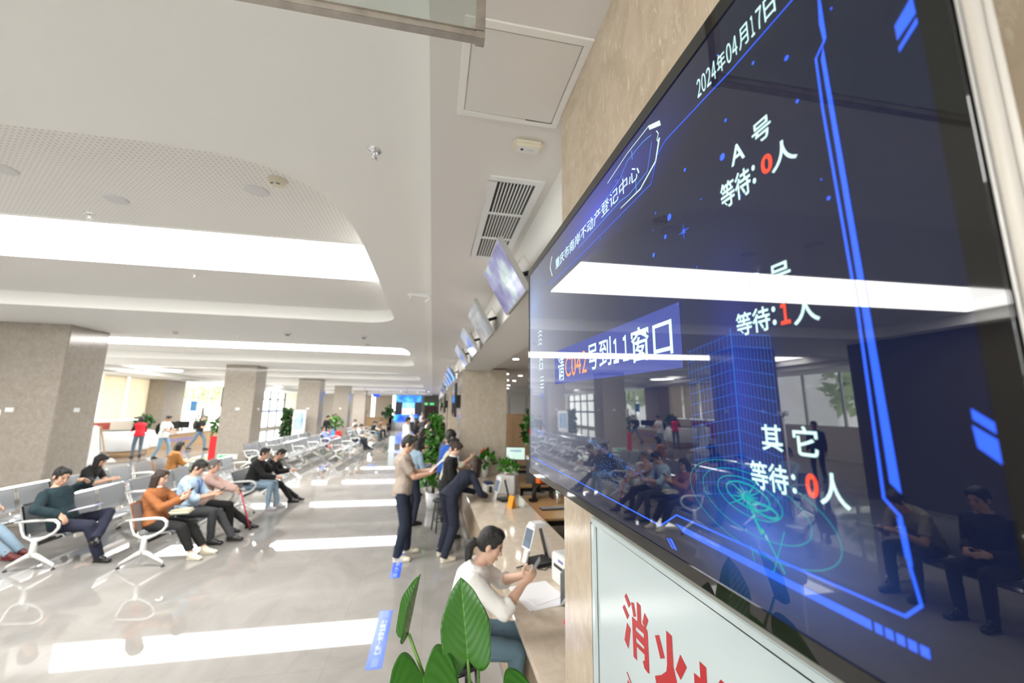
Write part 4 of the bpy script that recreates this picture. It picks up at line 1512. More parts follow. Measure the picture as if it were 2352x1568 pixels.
    if mask:
        mb = MB()
        mb.ell(hd(0.062, 0, -0.060), (0.050 * hs, 0.060 * hs, 0.048 * hs), HM)
        mb.build('face_mask', mat('blue mask', (0.30, 0.55, 0.64), 0.8), root)
    J.update(head=HC, HM=HM, arms=arms, legs=legs, spine=spine, root=root, hd=hd, s=s)
    return J


def hand(mb, el, wr, sg, s, palm, curl, hdir, lod):
    """palm, four fingers of different length with knuckle bends, and a thumb from the side of the palm"""
    d = (Vector(hdir) if hdir else (wr - el)).normalized()
    n = Vector(palm)
    n = (n - d * n.dot(d))
    n = n.normalized() if n.length > 1e-5 else d.orthogonal().normalized()
    a = d.cross(n) * (-sg)         # towards the thumb
    M = Matrix((d, a, n)).transposed()
    cap(mb, wr - d * 0.015, wr + d * 0.02 * s, 0.027 * s, 0.026 * s)
    mb.ell(wr + d * 0.048 * s, (0.050 * s, 0.041 * s, 0.016 * s), M)
    if lod == 0:
        fl = 3
    for i, (off, L, r) in enumerate(((0.029, 0.066, 0.0088), (0.010, 0.074, 0.0090), (-0.010, 0.069, 0.0086), (-0.028, 0.055, 0.0078))):
        p = wr + (d * 0.086 + a * off) * s
        an = 0.0
        for j, part in enumerate((0.45, 0.32, 0.23)):
            an += curl * (0.75 if j == 0 else 0.95)
            q = p + (d * math.cos(an) + n * math.sin(an) + a * off * 0.9) * (L * part * s)
            cap(mb, p, q, r * s * (1 - 0.08 * j), r * s * (0.94 - 0.08 * j), n=8)
            p = q
    p = wr + (d * 0.026 + a * 0.036 + n * 0.004) * s
    q = p + (d * 0.62 + a * 0.55 + n * (0.25 + 0.5 * curl)).normalized() * 0.040 * s
    t = q + (d * 0.85 + a * 0.05 + n * (0.2 + 0.6 * curl)).normalized() * 0.032 * s
    cap(mb, p, q, 0.0125 * s, 0.0105 * s, n=8)
    cap(mb, q, t, 0.0105 * s, 0.0085 * s, n=8)


def to_world(J, v):
    r = J['root']
    return Matrix.Translation(r.location) @ Matrix.Rotation(r.rotation_euler.z, 4, 'Z') @ Vector(v)
# ---------------------------------------------------------------- who is where
SEAT_Y = lambda b, i: BENCHES[b][1] + 0.34 + 0.62 * i


def sit(px=-0.04, pz=0.515, lean=-14, chest=-6, head=(15, 0), hands=None, feet=None, **kw):
    d = dict(pelvis=(px, pz), lean=lean, chest=chest, head=head,
             hands=hands or {'L': (0.26, 0.10, 0.66), 'R': (0.26, -0.10, 0.66)},
             feet=feet or {'L': (0.44, 0.12, 8), 'R': (0.42, -0.12, -8)})
    d.update(kw)
    return d


def stand(H, lean=0, chest=0, head=(10, 0), hands=None, feet=None, px=-0.02, dz=0.0, **kw):
    s = H / 1.70
    d = dict(pelvis=(px, 0.93 * s - dz), lean=lean, chest=chest, head=head,
             hands=hands or {'L': (0.05, 0.24 * s, 0.82 * s), 'R': (0.05, -0.24 * s, 0.82 * s)},
             feet=feet or {'L': (0.02, 0.11, 8), 'R': (-0.02, -0.11, -8)})
    d.update(kw)
    return d


def slab_thing(name, label, cat, J, p, size, yaw, pitch, roll, parts, group=None):
    """a flat hand-held thing at local point p of a person's frame; parts: list of (name, box(6), material)"""
    r0 = J['root']
    M = (Matrix.Translation(to_world(J, p)) @ Matrix.Rotation(r0.rotation_euler.z + rad(yaw), 4, 'Z') @
         Matrix.Rotation(rad(pitch), 4, 'Y') @ Matrix.Rotation(rad(roll), 4, 'X'))
    t = thing(name, label, cat, M=M, group=group)
    for nm, bx, mt_ in parts:
        MB().b6(*bx).build(nm, mt_, t, bevel=min(0.0015, (bx[5] - bx[4]) * 0.3))
    return t


def phone(label, J, p, yaw=0, pitch=-50, roll=0, case=BLACK):
    return slab_thing('phone', label, 'phone', J, p, None, yaw, pitch, roll,
                      [('phone_body', (-0.075, 0.075, -0.036, 0.036, -0.004, 0.004), case),
                       ('phone_screen', (-0.071, 0.071, -0.033, 0.033, 0.004, 0.0046), emit('phone glass', (0.6, 0.7, 0.8), 0.25))], 'phones in hand')


# the man reading papers, standing in the aisle
TAUPE = cloth('taupe', (0.36, 0.295, 0.25), 0.25)
J = person('person in taupe t-shirt and glasses standing in the aisle reading papers', (-0.37, 6.5, 0), 0,
           stand(1.74, lean=-3, chest=2, head=(24, 0), hands={'L': (0.38, 0.11, 1.22), 'R': (0.37, -0.07, 1.19)}, feet={'L': (0.08, 0.20, 6), 'R': (-0.03, -0.13, -4)},
                 elbow={'L': (-0.3, 0.5, -0.9), 'R': (-0.2, -0.5, -1)}, palm={'L': (0, -0.6, 0.8), 'R': (0, 0.5, 0.8)}, curl=0.5),
           TAUPE, cloth('deep navy', (0.010, 0.017, 0.036)), ('spiky', None), H=1.74, lod=2, sleeve='short', hem=0.16, loose=2.2, trouser=1.22, belly=0.03, glasses=True, shoes=SHOE_W)
slab_thing('paper_sheet', 'sheaf of printed papers held by the person in the taupe t-shirt', 'paper', J, (0.46, 0.02, 1.285), None, 0, -42, 0,
           [('sheet', (-0.15, 0.15, -0.10, 0.10, -0.002, 0.002), PAPER), ('print', (-0.12, 0.12, -0.08, 0.08, 0.002, 0.0024), mat('printed lines', (0.5, 0.5, 0.53), 0.8, vary=0.3, vscale=120))])
# person in denim right behind him
J = person('person in pale denim shirt beside the climbing plant, behind the taupe t-shirt', (-0.30, 8.25, 0), 35,
           stand(1.60, lean=4, chest=10, head=(26, 0), hands={'L': (0.30, 0.08, 1.05), 'R': (0.30, -0.08, 1.05)}),
           cloth('pale denim', (0.30, 0.42, 0.52)), NAVY, ('long', HAIR), H=1.60, lod=1, fem=True)
J = person('person in a black top looking down, in the queue left of the climbing plant top', (-0.34, 10.9, 0), 20,
           stand(1.66, lean=6, chest=14, head=(28, 0), hands={'L': (0.34, 0.06, 1.10), 'R': (0.34, -0.08, 1.10)}), BLK, NAVY, ('bob', None), H=1.66, lod=1, sleeve='short')
J = person('person with bushy black hair in black, in the queue above the denim shirt', (-0.13, 12.3, 0), -30,
           stand(1.70, lean=3, chest=8, head=(24, 0), hands={'L': (0.30, 0.06, 1.10), 'R': (0.30, -0.08, 1.10)}), BLK, BLK, ('spiky', None), H=1.70, lod=0, sleeve='short')
J = person('person in long white shirt and black trousers standing far up the aisle', (-0.93, 16.4, 0), 25,
           stand(1.80, head=(14, 0), hands={'L': (0.28, 0.1, 1.1), 'R': (0.28, -0.1, 1.1)}), WHT, BLK, ('short', None), H=1.80, lod=0, loose=1.6, hem=0.2)
J = person('person with long dark hair in black behind the white-shirted person in the aisle', (-0.62, 17.6, 0), 10,
           stand(1.64, head=(14, 0), hands={'L': (0.28, 0.1, 1.1), 'R': (0.28, -0.1, 1.1)}), BLK, JEAN, ('long', None), H=1.64, lod=0, sleeve='short')
J = person('person in a white top far down the queue, left of the climbing plant tip', (-0.16, 18.9, 0), 0,
           stand(1.66), WHT, NAVY, ('short', None), H=1.66, lod=0)
J = person('person with black hair and grey top far down the queue before the dark red door', (-0.45, 23.0, 0), 20, stand(1.68), CHAR, NAVY, ('short', None), H=1.68, lod=0)
J = person('person in a pale grey shirt walking in front of the dark red door', (-0.85, 36.5, 0), -90, stand(1.72), cloth('pale grey', (0.5, 0.5, 0.5)), CHAR, ('short', HAIR_G), H=1.72, lod=0)
J = person('person in white with a white cap in front of the blue screen wall', (-1.75, 37.5, 0), -60, stand(1.70), WHT, CHAR, ('short', HAIR), H=1.70, lod=0)
J = person('person in dark uniform by the right columns, behind the climbing plant', (0.40, 19.6, 0), -120,
           stand(1.78), cloth('uniform', (0.014, 0.016, 0.020)), BLK, ('short', None), H=1.78, lod=0)
# at the counter
J = person('person in a grey suit jacket seen from behind, farthest at the near counter', (0.28, 8.98, 0), 10,
           stand(1.72, lean=6, chest=12, head=(20, 0), hands={'L': (0.22, 0.1, 0.98), 'R': (0.22, -0.1, 0.98)}), cloth('grey suit', (0.085, 0.09, 0.10)), CHAR, ('short', None), H=1.72, lod=1, loose=1.6, hem=0.2)
J = person('person in a bright blue vest at the counter behind the person in the mask', (0.30, 8.45, 0), 12,
           stand(1.70, lean=4, chest=10, head=(20, 0), hands={'L': (0.30, 0.12, 1.0), 'R': (0.30, -0.12, 1.0)}), cloth('vest blue', (0.02, 0.12, 0.55)), NAVY, ('short', None), H=1.70, lod=1, sleeve='short', loose=1.6)
JM = person('person in blue face mask and cream blouse holding up a phone', (0.33, 7.85, 0), -4,
            stand(1.62, lean=5, chest=9, head=(22, 0), hands={'L': (0.30, 0.12, 1.08), 'R': (0.42, -0.06, 1.26)}, palm={'R': (0, 0.9, 0.3)}), cloth('cream', (0.62, 0.59, 0.48)), NAVY, ('bun', None), H=1.62, lod=1, fem=True, mask=True, sleeve='elbow')
phone('phone held up by the person in the blue mask', JM, (0.51, -0.05, 1.33), 0, -55)
J = person('person in a black blazer and white collar at the counter, hair pinned up', (0.33, 7.22, 0), -8,
           stand(1.60, lean=4, chest=10, head=(34, 0), hands={'L': (0.29, 0.10, 0.96), 'R': (0.27, -0.08, 0.94)}, feet={'L': (0.05, 0.10, 5), 'R': (-0.05, -0.10, -5)}),
           BLK, BLK, ('bun', HAIR_B), SKIN_L, H=1.60, lod=2, fem=True, loose=2.4, hem=0.26, collar=WHT, trouser=1.15)
J = person('person in a navy suit bending over the counter, seen from behind', (0.30, 6.42, 0), 32,
           dict(pelvis=(0.02, 0.87), lean=46, chest=58, head=(20, 14), hands={'L': (0.64, 0.16, 0.815), 'R': (0.60, -0.16, 0.815)},
                feet={'L': (-0.02, 0.14, 0), 'R': (-0.12, -0.12, -12)}, elbow={'L': (-0.1, 0.6, -0.8), 'R': (-0.1, -0.6, -0.8)}),
           cloth('navy suit', (0.009, 0.013, 0.030)), cloth('navy suit', (0.009, 0.013, 0.030)), ('long', HAIR_B), H=1.64, lod=2, fem=True, loose=1.8, hem=0.17, trouser=1.2, shoes=SHOE_W)
# the person in the white blouse on a stool
JW = person('person with a ponytail in white blouse and jeans, seated at the near counter', (0.27, 3.02, 0), -12,
            dict(pelvis=(-0.02, 0.66), lean=5, chest=22, head=(24, 0), hands={'R': (0.41, -0.01, 0.99), 'L': (0.39, 0.13, 0.985)},
                 feet={'L': (0.36, 0.12, 0, 0.16), 'R': (0.34, -0.07, -10, 0.16)}, elbow={'R': (0.1, -0.6, -0.9), 'L': (0.0, 0.7, -0.6)}, hunch=0.3,
                 palm={'R': (-0.2, 0.9, 0.3), 'L': (-0.2, -0.8, 0.5)}, curl=0.6, handdir={'R': (0.75, 0.15, 0.65), 'L': (0.9, -0.3, 0.25)}),
            cloth('blouse white', (0.80, 0.79, 0.77), 0.3, 16, 0.02), JEAN_D, ('pony', None), SKIN_L, H=1.58, lod=2, fem=True, sleeve='elbow', loose=2.2, hem=0.10, shoes=SHOE_W)
phone('grey phone in the hands of the seated person in the white blouse', JW, (0.485, 0.035, 1.075), 0, -58, 0, mat('grey case', (0.25, 0.23, 0.22), 0.4))

# front row
RUST = cloth('rust', (0.33, 0.115, 0.035), 0.5)
y = SEAT_Y(0, 0)
J = person('person with long brown hair in rust jacket and cream shoes, front row', (ROWX[1] - 0.02, y, 0), -4,
           sit(-0.06, 0.50, lean=-18, chest=-2, head=(16, 0), hands={'L': (0.27, 0.06, 0.86), 'R': (0.26, -0.06, 0.82)}, hunch=0.3,
               feet={'L': (0.55, 0.14, 8), 'R': (0.50, -0.07, -14)}, elbow={'L': (-0.5, 0.5, -0.9), 'R': (-0.5, -0.6, -0.9)}, palm={'L': (-0.3, -0.8, 0.4), 'R': (-0.3, 0.8, 0.4)}, curl=0.7),
           RUST, BLK, ('long', HAIR_B), SKIN_L, H=1.60, lod=2, fem=True, loose=3.2, hem=0.12, shoes=SHOE_W, cropped=0.05, trouser=1.2, collar=WHT)
phone('phone in the hands of the person in the rust jacket', J, (0.325, 0.01, 0.90), 0, -60)
bagt = thing('handbag', 'small cream handbag lying on the lap of the person in the rust jacket', 'bag', to_world(J, (0.27, -0.02, 0.645)), rad(10))
MB().b6(-0.13, 0.13, -0.10, 0.10, -0.03, 0.03).build('bag_body', mat('cream leather', (0.72, 0.68, 0.52), 0.5, bump=0.2, bscale=30), bagt, bevel=0.022, seg=3)
MB().b6(-0.10, 0.12, -0.101, 0.06, 0.028, 0.036).build('flap', mat('cream leather', (0.72, 0.68, 0.52)), bagt, bevel=0.003)
MB().tube([(-0.11, 0.06, 0.02), (-0.05, 0.09, 0.06), (0.03, 0.07, 0.055), (0.09, 0.08, 0.03)], 0.006, 6).build('strap', BLACK, bagt)
y = SEAT_Y(0, 1)
J = person('person in a light blue shirt with blue lanyard and grey trousers, looking at a phone', (ROWX[1], y, 0), 0,
           sit(-0.02, 0.52, lean=-8, chest=10, head=(36, 0), hands={'L': (0.36, 0.06, 0.76), 'R': (0.36, -0.05, 0.75)}, hunch=0.4,
               feet={'L': (0.66, 0.02, 0, 0.02), 'R': (0.42, -0.10, 0)}, elbow={'L': (-0.4, 0.5, -1), 'R': (-0.3, -0.5, -1)}, curl=0.7),
           cloth('sky shirt', (0.46, 0.62, 0.78), 0.3), CHAR, ('short', None), SKIN, H=1.72, lod=2, sleeve='elbow', loose=2.2, hem=0.10, trouser=1.05)
phone('phone in the hands of the person in the light blue shirt', J, (0.445, 0.0, 0.80), 0, -40)
m = MB()
for sg in (1, -1):
    pts = [J['spine'](0.50)[0] + Vector((0.00, sg * 0.065, 0.0)), J['spine'](0.44)[0] + Vector((0.135, sg * 0.055, 0)), J['spine'](0.32)[0] + Vector((0.158, sg * 0.02, 0)), J['spine'](0.20)[0] + Vector((0.155, 0, 0))]
    m.tube(pts, 0.007, 6)
m.box(J['spine'](0.16)[0] + Vector((0.155, 0, 0)), (0.006, 0.05, 0.08))
m.build('lanyard', mat('lanyard blue', (0.02, 0.09, 0.45), 0.6), J['root'])
y = SEAT_Y(0, 2)
PINK = cloth('dusty pink', (0.55, 0.37, 0.32), 0.5)
J = person('grey-haired person in a dusty pink jacket, both hands on a red cane', (ROWX[1], y, 0), 6,
           sit(-0.04, 0.50, lean=-6, chest=6, head=(4, 0), hands={'L': (0.40, 0.03, 0.70), 'R': (0.40, -0.04, 0.69)}, feet={'L': (0.62, 0.10, 0), 'R': (0.40, -0.10, -10)}, hunch=0.3,
               handdir={'L': (0.75, -0.2, -0.6), 'R': (0.75, 0.2, -0.6)}, palm={'L': (-0.4, -0.3, -0.8), 'R': (-0.4, 0.3, -0.8)}, curl=0.8),
           PINK, BLK, ('short', HAIR_G), SKIN, H=1.58, lod=2, fem=True, loose=2.8, hem=0.13, trouser=1.1)
a, b = to_world(J, (0.47, -0.01, 0.66)), to_world(J, (0.70, -0.05, 0.0))
cn = thing('walking_cane', 'red walking cane slanting to the floor under the hands of the person in pink', 'cane', (b.x, b.y, 0))
MB().cyl(a - Vector((b.x, b.y, 0)), (b - a) * 0.93 + a - Vector((b.x, b.y, 0)), 0.012, 0.011).build('shaft', mat('cane red', (0.60, 0.02, 0.06), 0.3), cn)
MB().cyl((b - a) * 0.92 + a - Vector((b.x, b.y, 0)), (0, 0, 0.012), 0.013, 0.018).build('rubber_tip', BLACK, cn)
MB().tube([a - Vector((b.x, b.y, 0)) + Vector(q) for q in ((-0.05, 0, 0.0), (-0.02, 0, 0.022), (0.01, 0, 0.01), (0.0, 0, -0.03))], 0.013, 8).build('handle', BLACK, cn)
y = SEAT_Y(1, 0)
J = person('person in black pullover and blue jeans, seated with a hand at the chin', (ROWX[1] + 0.04, y, 0), 0,
           sit(-0.02, 0.52, lean=6, chest=22, head=(14, 0), hands={'L': (0.40, 0.06, 0.98), 'R': (0.50, -0.12, 0.66)}, feet={'L': (0.50, 0.10, 0), 'R': (0.40, -0.14, -8)}, hunch=0.3,
               elbow={'L': (0.3, 0.4, -1), 'R': (-0.5, -0.5, -0.5)}, handdir={'L': (-0.2, 0, 1)}, curl=0.7),
           BLK, JEAN_L, ('short', None), SKIN, H=1.72, lod=2, loose=1.8, hem=0.12, shoes=mat('grey shoe', (0.45, 0.43, 0.46), 0.6))
y = SEAT_Y(1, 1)
J = person('person in black jacket bent over a white sheet, next to the blue jeans', (ROWX[1] + 0.05, y, 0), 0,
           sit(-0.02, 0.52, lean=16, chest=34, head=(34, 0), hands={'L': (0.55, 0.05, 0.70), 'R': (0.55, -0.08, 0.70)}, feet={'L': (0.72, 0.06, 0), 'R': (0.62, -0.08, 0)}, hunch=0.3),
           BLK, BLK, ('short', None), SKIN, H=1.68, lod=1, loose=2.0)
slab_thing('paper_sheet', 'white sheet hanging from the hands of the bent person in the black jacket', 'paper', J, (0.66, -0.03, 0.62), None, 0, 40, 0, [('sheet', (-0.14, 0.14, -0.10, 0.10, -0.0015, 0.0015), PAPER)])

# second row
y = SEAT_Y(2, 0)
TEAL = cloth('dark teal', (0.006, 0.024, 0.032), 0.3)
J = person('person slouching in dark teal sweater, legs crossed, hand at the head', (ROWX[2] + 0.02, y, 0), -6,
           sit(0.03, 0.50, lean=-34, chest=-12, head=(22, -14), hands={'L': (0.02, 0.26, 1.02), 'R': (0.20, -0.27, 0.67)}, feet={'R': (0.60, -0.06, -8), 'L': (0.60, -0.14, -60, 0.26, 10)}, hunch=0.2,
               elbow={'L': (-0.3, 0.9, 0.0), 'R': (-0.5, -0.5, 0.2)}, handdir={'L': (0.0, -0.7, 0.5), 'R': (0.7, 0.1, -0.7)}, palm={'R': (-0.2, 0.2, -1)}, knee={'L': (1, 0.5, 0.5)}, curl=0.6),
           TEAL, cloth('ink navy', (0.012, 0.014, 0.035)), ('short', None), SKIN, H=1.74, lod=2, loose=2.6, hem=0.13, belly=0.03, trouser=1.15)
slab_thing('document', 'thin printed folder resting on the lap of the person in the teal sweater', 'document', J, (0.30, -0.02, 0.715), None, 15, -12, 0,
           [('cover', (-0.15, 0.15, -0.10, 0.10, -0.002, 0.002), mat('folder', (0.55, 0.53, 0.62), 0.6)), ('clip', (0.10, 0.15, -0.02, 0.02, 0.002, 0.006), mat('clip blue', (0.05, 0.07, 0.5), 0.4))])
# third row
y = SEAT_Y(6, 0)
J = person('long-haired person in black t-shirt and jeans seated in the third row', (ROWX[3], y, 0), 0,
           sit(-0.02, 0.52, lean=6, chest=22, head=(40, 0), hands={'L': (0.44, 0.06, 0.74), 'R': (0.44, -0.06, 0.74)}, hunch=0.5, elbow={'L': (-0.3, 0.4, -1), 'R': (-0.2, -0.5, -1)}),
           BLK, JEAN, ('long', None), SKIN, H=1.62, lod=2, fem=True, sleeve='short', loose=1.8)
y = SEAT_Y(5, 0)
J = person('person in jeans and red-black shoes at the very left edge, mostly cut off', (ROWX[3], y, 0), 0,
           sit(-0.06, 0.52, feet={'L': (0.68, 0.02, 0), 'R': (0.72, -0.18, -8)}), cloth('pale blue', (0.45, 0.55, 0.65)), JEAN_L, ('short', None), SKIN, H=1.74, lod=1,
           shoes=mat('red black shoe', (0.12, 0.015, 0.015), 0.5))
y = SEAT_Y(7, 1)
J = person('person with long black hair in an ochre top, seen from behind', (ROWX[3] + 0.05, y, 0), 48,
           sit(-0.04, 0.52, lean=2, chest=10, head=(20, 0), hands={'L': (0.30, 0.04, 0.74), 'R': (0.34, -0.05, 0.74)}), cloth('ochre', (0.44, 0.19, 0.05)), BLK, ('long', None), SKIN_L, H=1.60, lod=1, fem=True, sleeve='elbow', loose=2.4)
# mid hall
y = SEAT_Y(11, 0)
J = person('person in a grey jacket and dark trousers seated at the front row in mid hall', (ROWX[1], y, 0), -5,
           sit(head=(24, 0), feet={'L': (0.70, 0.1, 0), 'R': (0.48, -0.12, 0)}), cloth('grey jacket', (0.24, 0.245, 0.24)), NAVY, ('short', HAIR_B), SKIN_D, H=1.70, lod=0, loose=2.2)
J = person('person in a white shirt seated beside the grey jacket in mid hall', (ROWX[1], SEAT_Y(11, 1), 0), 0, sit(lean=2, chest=12, head=(30, 0)), WHT, CHAR, ('short', HAIR), SKIN, H=1.70, lod=0, loose=2)
J = person('person in periwinkle blue shirt reclining low on a middle bench', (ROWX[2], SEAT_Y(16, 0), 0), -10,
           sit(0.10, 0.49, lean=-40, chest=-30, head=(-5, 0)), cloth('periwinkle', (0.20, 0.24, 0.50)), NAVY, ('short', None), SKIN_D, H=1.70, lod=0)
J = person('person in white shirt, back turned, seated beyond the reclining person in blue', (ROWX[2] - 0.1, SEAT_Y(25, 0), 0), 0, sit(head=(25, 0)), WHT, CHAR, ('short', None), SKIN, H=1.70, lod=0, loose=2)
J = person('person in a black jacket and jeans on the far front row bench', (ROWX[1], SEAT_Y(21, 0), 0), 0, sit(lean=4, chest=16, head=(34, 0)), cloth('dark green', (0.012, 0.018, 0.016)), JEAN_D, ('short', None), SKIN, H=1.72, lod=0, loose=2)
J = person('person in a beige top on the far front row bench beside the black jacket', (ROWX[1], SEAT_Y(21, 2), 0), 0, sit(head=(20, 0)), cloth('beige', (0.60, 0.52, 0.40)), BLK, ('long', None), SKIN, H=1.62, lod=0, fem=True)
J = person('person in a brown shirt on the farthest front row bench', (ROWX[1], SEAT_Y(22, 2), 0), 0, sit(lean=6, chest=14, head=(20, 0)), cloth('brown shirt', (0.20, 0.13, 0.09)), BLK, ('short', None), SKIN, H=1.70, lod=0)
JK = person('person in a black jacket and jeans standing beside the white tablet kiosk', (-5.75, 24.15, 0), -20,
            stand(1.70, lean=10, chest=16, head=(14, 0), hands={'L': (0.42, 0.1, 0.92), 'R': (0.42, -0.1, 0.92)}), cloth('black jacket', (0.014, 0.014, 0.016)), JEAN_D, ('bun', HAIR_B), SKIN, H=1.70, lod=0)
bt = thing('tote_bag', 'bright sky blue bag held in front of the person at the tablet kiosk', 'bag', to_world(JK, (0.50, 0, 0.86)), 0.3)
MB().b6(-0.10, 0.10, -0.16, 0.16, -0.42, 0.0).build('bag_body', mat('sky blue bag', (0.04, 0.40, 0.80), 0.5), bt, bevel=0.02)
m = MB()
for sx in (-0.06, 0.06):
    m.tube([(sx, -0.08, -0.01), (sx * 0.6, -0.06, 0.10), (0, 0, 0.13), (sx * 0.6, 0.06, 0.10), (sx, 0.08, -0.01)], 0.008, 6)
m.build('handle', mat('sky blue bag', (0.04, 0.40, 0.80)), bt)
J = person('person in white with dark hair far beyond the tablet kiosk', (-6.6, 30.3, 0), 0, stand(1.66), cloth('off white', (0.66, 0.62, 0.58)), CHAR, ('short', HAIR_B), SKIN, H=1.66, lod=0)
# reception side
J = person('person in a red vest with long dark hair at the white reception desk', (-11.72, 19.5, 0), 135,
           stand(1.66, lean=6, chest=10, head=(12, 0), hands={'L': (0.45, 0.14, 1.06), 'R': (0.30, -0.12, 1.02)}), cloth('volunteer red', (0.72, 0.02, 0.035)), cloth('slate', (0.12, 0.16, 0.20)), ('long', None), SKIN, H=1.66, lod=1, fem=True, loose=2.6, hem=0.15)
m = MB()
for k in 'LR':
    sh, el, wr = J['arms'][k]
    cap(m, sh + (el - sh) * 0.2, el, 0.066, 0.058); cap(m, el, wr, 0.058, 0.046, flat1=True)
remesh(m, 'sleeve', BLK, J['root'], 0.0105, 3)
J = person('person in loose white t-shirt walking with a black backpack', (-10.72, 19.3, 0), -5,
           stand(1.74, lean=2, chest=6, head=(24, 0), dz=0.03, hands={'L': (0.42, 0.08, 1.10), 'R': (0.40, -0.12, 1.04)}, feet={'L': (0.20, 0.10, 0), 'R': (-0.24, -0.10, 0)}, elbow={'L': (-0.2, 0.4, -1), 'R': (-0.2, -0.5, -1)}), cloth('bright white', (0.85, 0.85, 0.85)), cloth('sky jean', (0.22, 0.36, 0.48)), ('short', None), SKIN, H=1.74, lod=1, sleeve='short', loose=3.4, hem=0.2)
phone('phone in the hands of the person with the black backpack', J, (0.48, -0.01, 1.13), 0, -50)
bp = thing('backpack', 'black backpack on the back of the person in the white t-shirt', 'backpack', to_world(J, (-0.20, 0, 1.16)), J['root'].rotation_euler.z)
MB().ell((-0.03, 0, 0), (0.10, 0.15, 0.23)).build('bag_body', BLK, bp)
m = MB()
for sg in (1, -1):
    m.tube([(0.06, sg * 0.09, 0.16), (0.20, sg * 0.11, 0.27), (0.33, sg * 0.10, 0.17), (0.36, sg * 0.12, 0.0), (0.26, sg * 0.20, -0.12)], 0.016, 8)
m.build('strap', PLASTIC_G, bp)
J = person('person in a black t-shirt, grey cap and jeans striding along the wooden counter', (-11.1, 22.7, 0), 10,
           stand(1.72, lean=4, chest=6, head=(10, 0), dz=0.05, hands={'L': (0.36, 0.1, 1.12), 'R': (0.34, -0.1, 1.10)}, feet={'L': (0.24, 0.08, 0), 'R': (-0.42, -0.08, 0)}), BLK, cloth('mid jean', (0.13, 0.20, 0.28)), ('short', HAIR_G), SKIN, H=1.72, lod=1, sleeve='short', loose=2.0)
bp = thing('backpack', 'dark olive backpack on the person in black t-shirt and grey cap', 'backpack', to_world(J, (-0.19, 0, 1.18)), J['root'].rotation_euler.z)
MB().ell((-0.03, 0, 0), (0.10, 0.15, 0.22)).build('bag_body', cloth('olive', (0.03, 0.026, 0.016)), bp)
# two seated at the near left, seen mirrored in the display
J = person('person in olive grey t-shirt bending over a sheet, mirrored in the display', (ROWX[2], SEAT_Y(8, 2), 0), 0,
           sit(0.0, 0.52, lean=20, chest=44, head=(40, 0), hands={'L': (0.56, 0.10, 0.72), 'R': (0.56, -0.12, 0.72)}, hunch=0.4), cloth('olive grey', (0.24, 0.22, 0.17)), CHAR, ('short', None), SKIN_D, H=1.72, lod=1, sleeve='short', loose=2.2)
slab_thing('paper_sheet', 'large white sheet in the hands of the bending person mirrored in the display', 'paper', J, (0.66, 0.0, 0.76), None, 0, -15, 0, [('sheet', (-0.14, 0.14, -0.20, 0.20, -0.0015, 0.0015), PAPER)])
J = person('person in black with a dark cap, mirrored at the lower right corner of the display', (ROWX[2], SEAT_Y(8, 1), 0), 0,
           sit(0.0, 0.52, lean=4, chest=10, head=(14, 0)), BLK, BLK, ('short', None), SKIN_D, H=1.74, lod=1, loose=2.0)
J = person('person in dark clothes standing by the bright side window, mirrored in the display', (-10.3, 10.2, 0), -20, stand(1.70), NAVY, BLK, ('short', None), SKIN_D, H=1.70, lod=0)
# ================================================================ COUNTER AND OFFICE
ct = thing('service_counter', 'long beige stone service counter running back along the right side', 'counter', (0, 0, 0))
MB().b6(0.625, 1.50, 1.60, 9.09, 0.71, 0.75).build('countertop', COUNTM, ct, bevel=0.004)
MB().b6(0.70, 0.73, 1.62, 9.08, 0.0, 0.71).build('front_panel', mat('counter front', (0.40, 0.30, 0.20), 0.4, vary=0.15, vscale=4), ct)
MB().b6(0.66, 0.70, 1.62, 9.08, 0.0, 0.08).build('kick_rail', STEEL, ct)
m = MB()
for y in (3.4, 5.3, 7.2):
    m.b6(0.73, 1.46, y - 0.02, y + 0.02, 0, 0.71)
m.build('bracket_panel', PLASTIC_G, ct)
ct2 = thing('service_counter', 'beige stone counter continuing beyond the first right column', 'counter', (0, 0, 0))
MB().b6(0.64, 1.50, 10.15, 16.65, 0.71, 0.75).build('countertop', COUNTM, ct2, bevel=0.004)
MB().b6(0.70, 0.73, 10.16, 16.64, 0.0, 0.71).build('front_panel', MATS['counter front'], ct2)


def stool(loc, label, hh=0.0):
    r = thing('stool', label, 'stool', loc, 0.3, 'black stools')
    MB().lathe((0, 0, 0.50), [(0.15, 0.0), (0.165, 0.008), (0.165, 0.03), (0.15, 0.04)], 24).build('seat', BLACKM, r)
    for k in range(4):
        a = PI / 4 + k * PI / 2
        MB().cyl((0.12 * math.cos(a), 0.12 * math.sin(a), 0.505), (0.18 * math.cos(a), 0.18 * math.sin(a), 0), 0.012).build('leg', BLACKM, r)
    m = MB()
    for z, q in ((0.18, 0.16), (0.34, 0.142)):
        for k in range(4):
            a, b = PI / 4 + k * PI / 2, PI / 4 + (k + 1) * PI / 2
            m.cyl((q * math.cos(a), q * math.sin(a), z), (q * math.cos(b), q * math.sin(b), z), 0.007)
    m.build('footrest', BLACKM, r)


stool((0.25, 3.02, 0), 'black stool under the seated person in the white blouse')
stool((0.24, 7.78, 0), 'empty black stool beside the white plant pot, left of the black blazer')


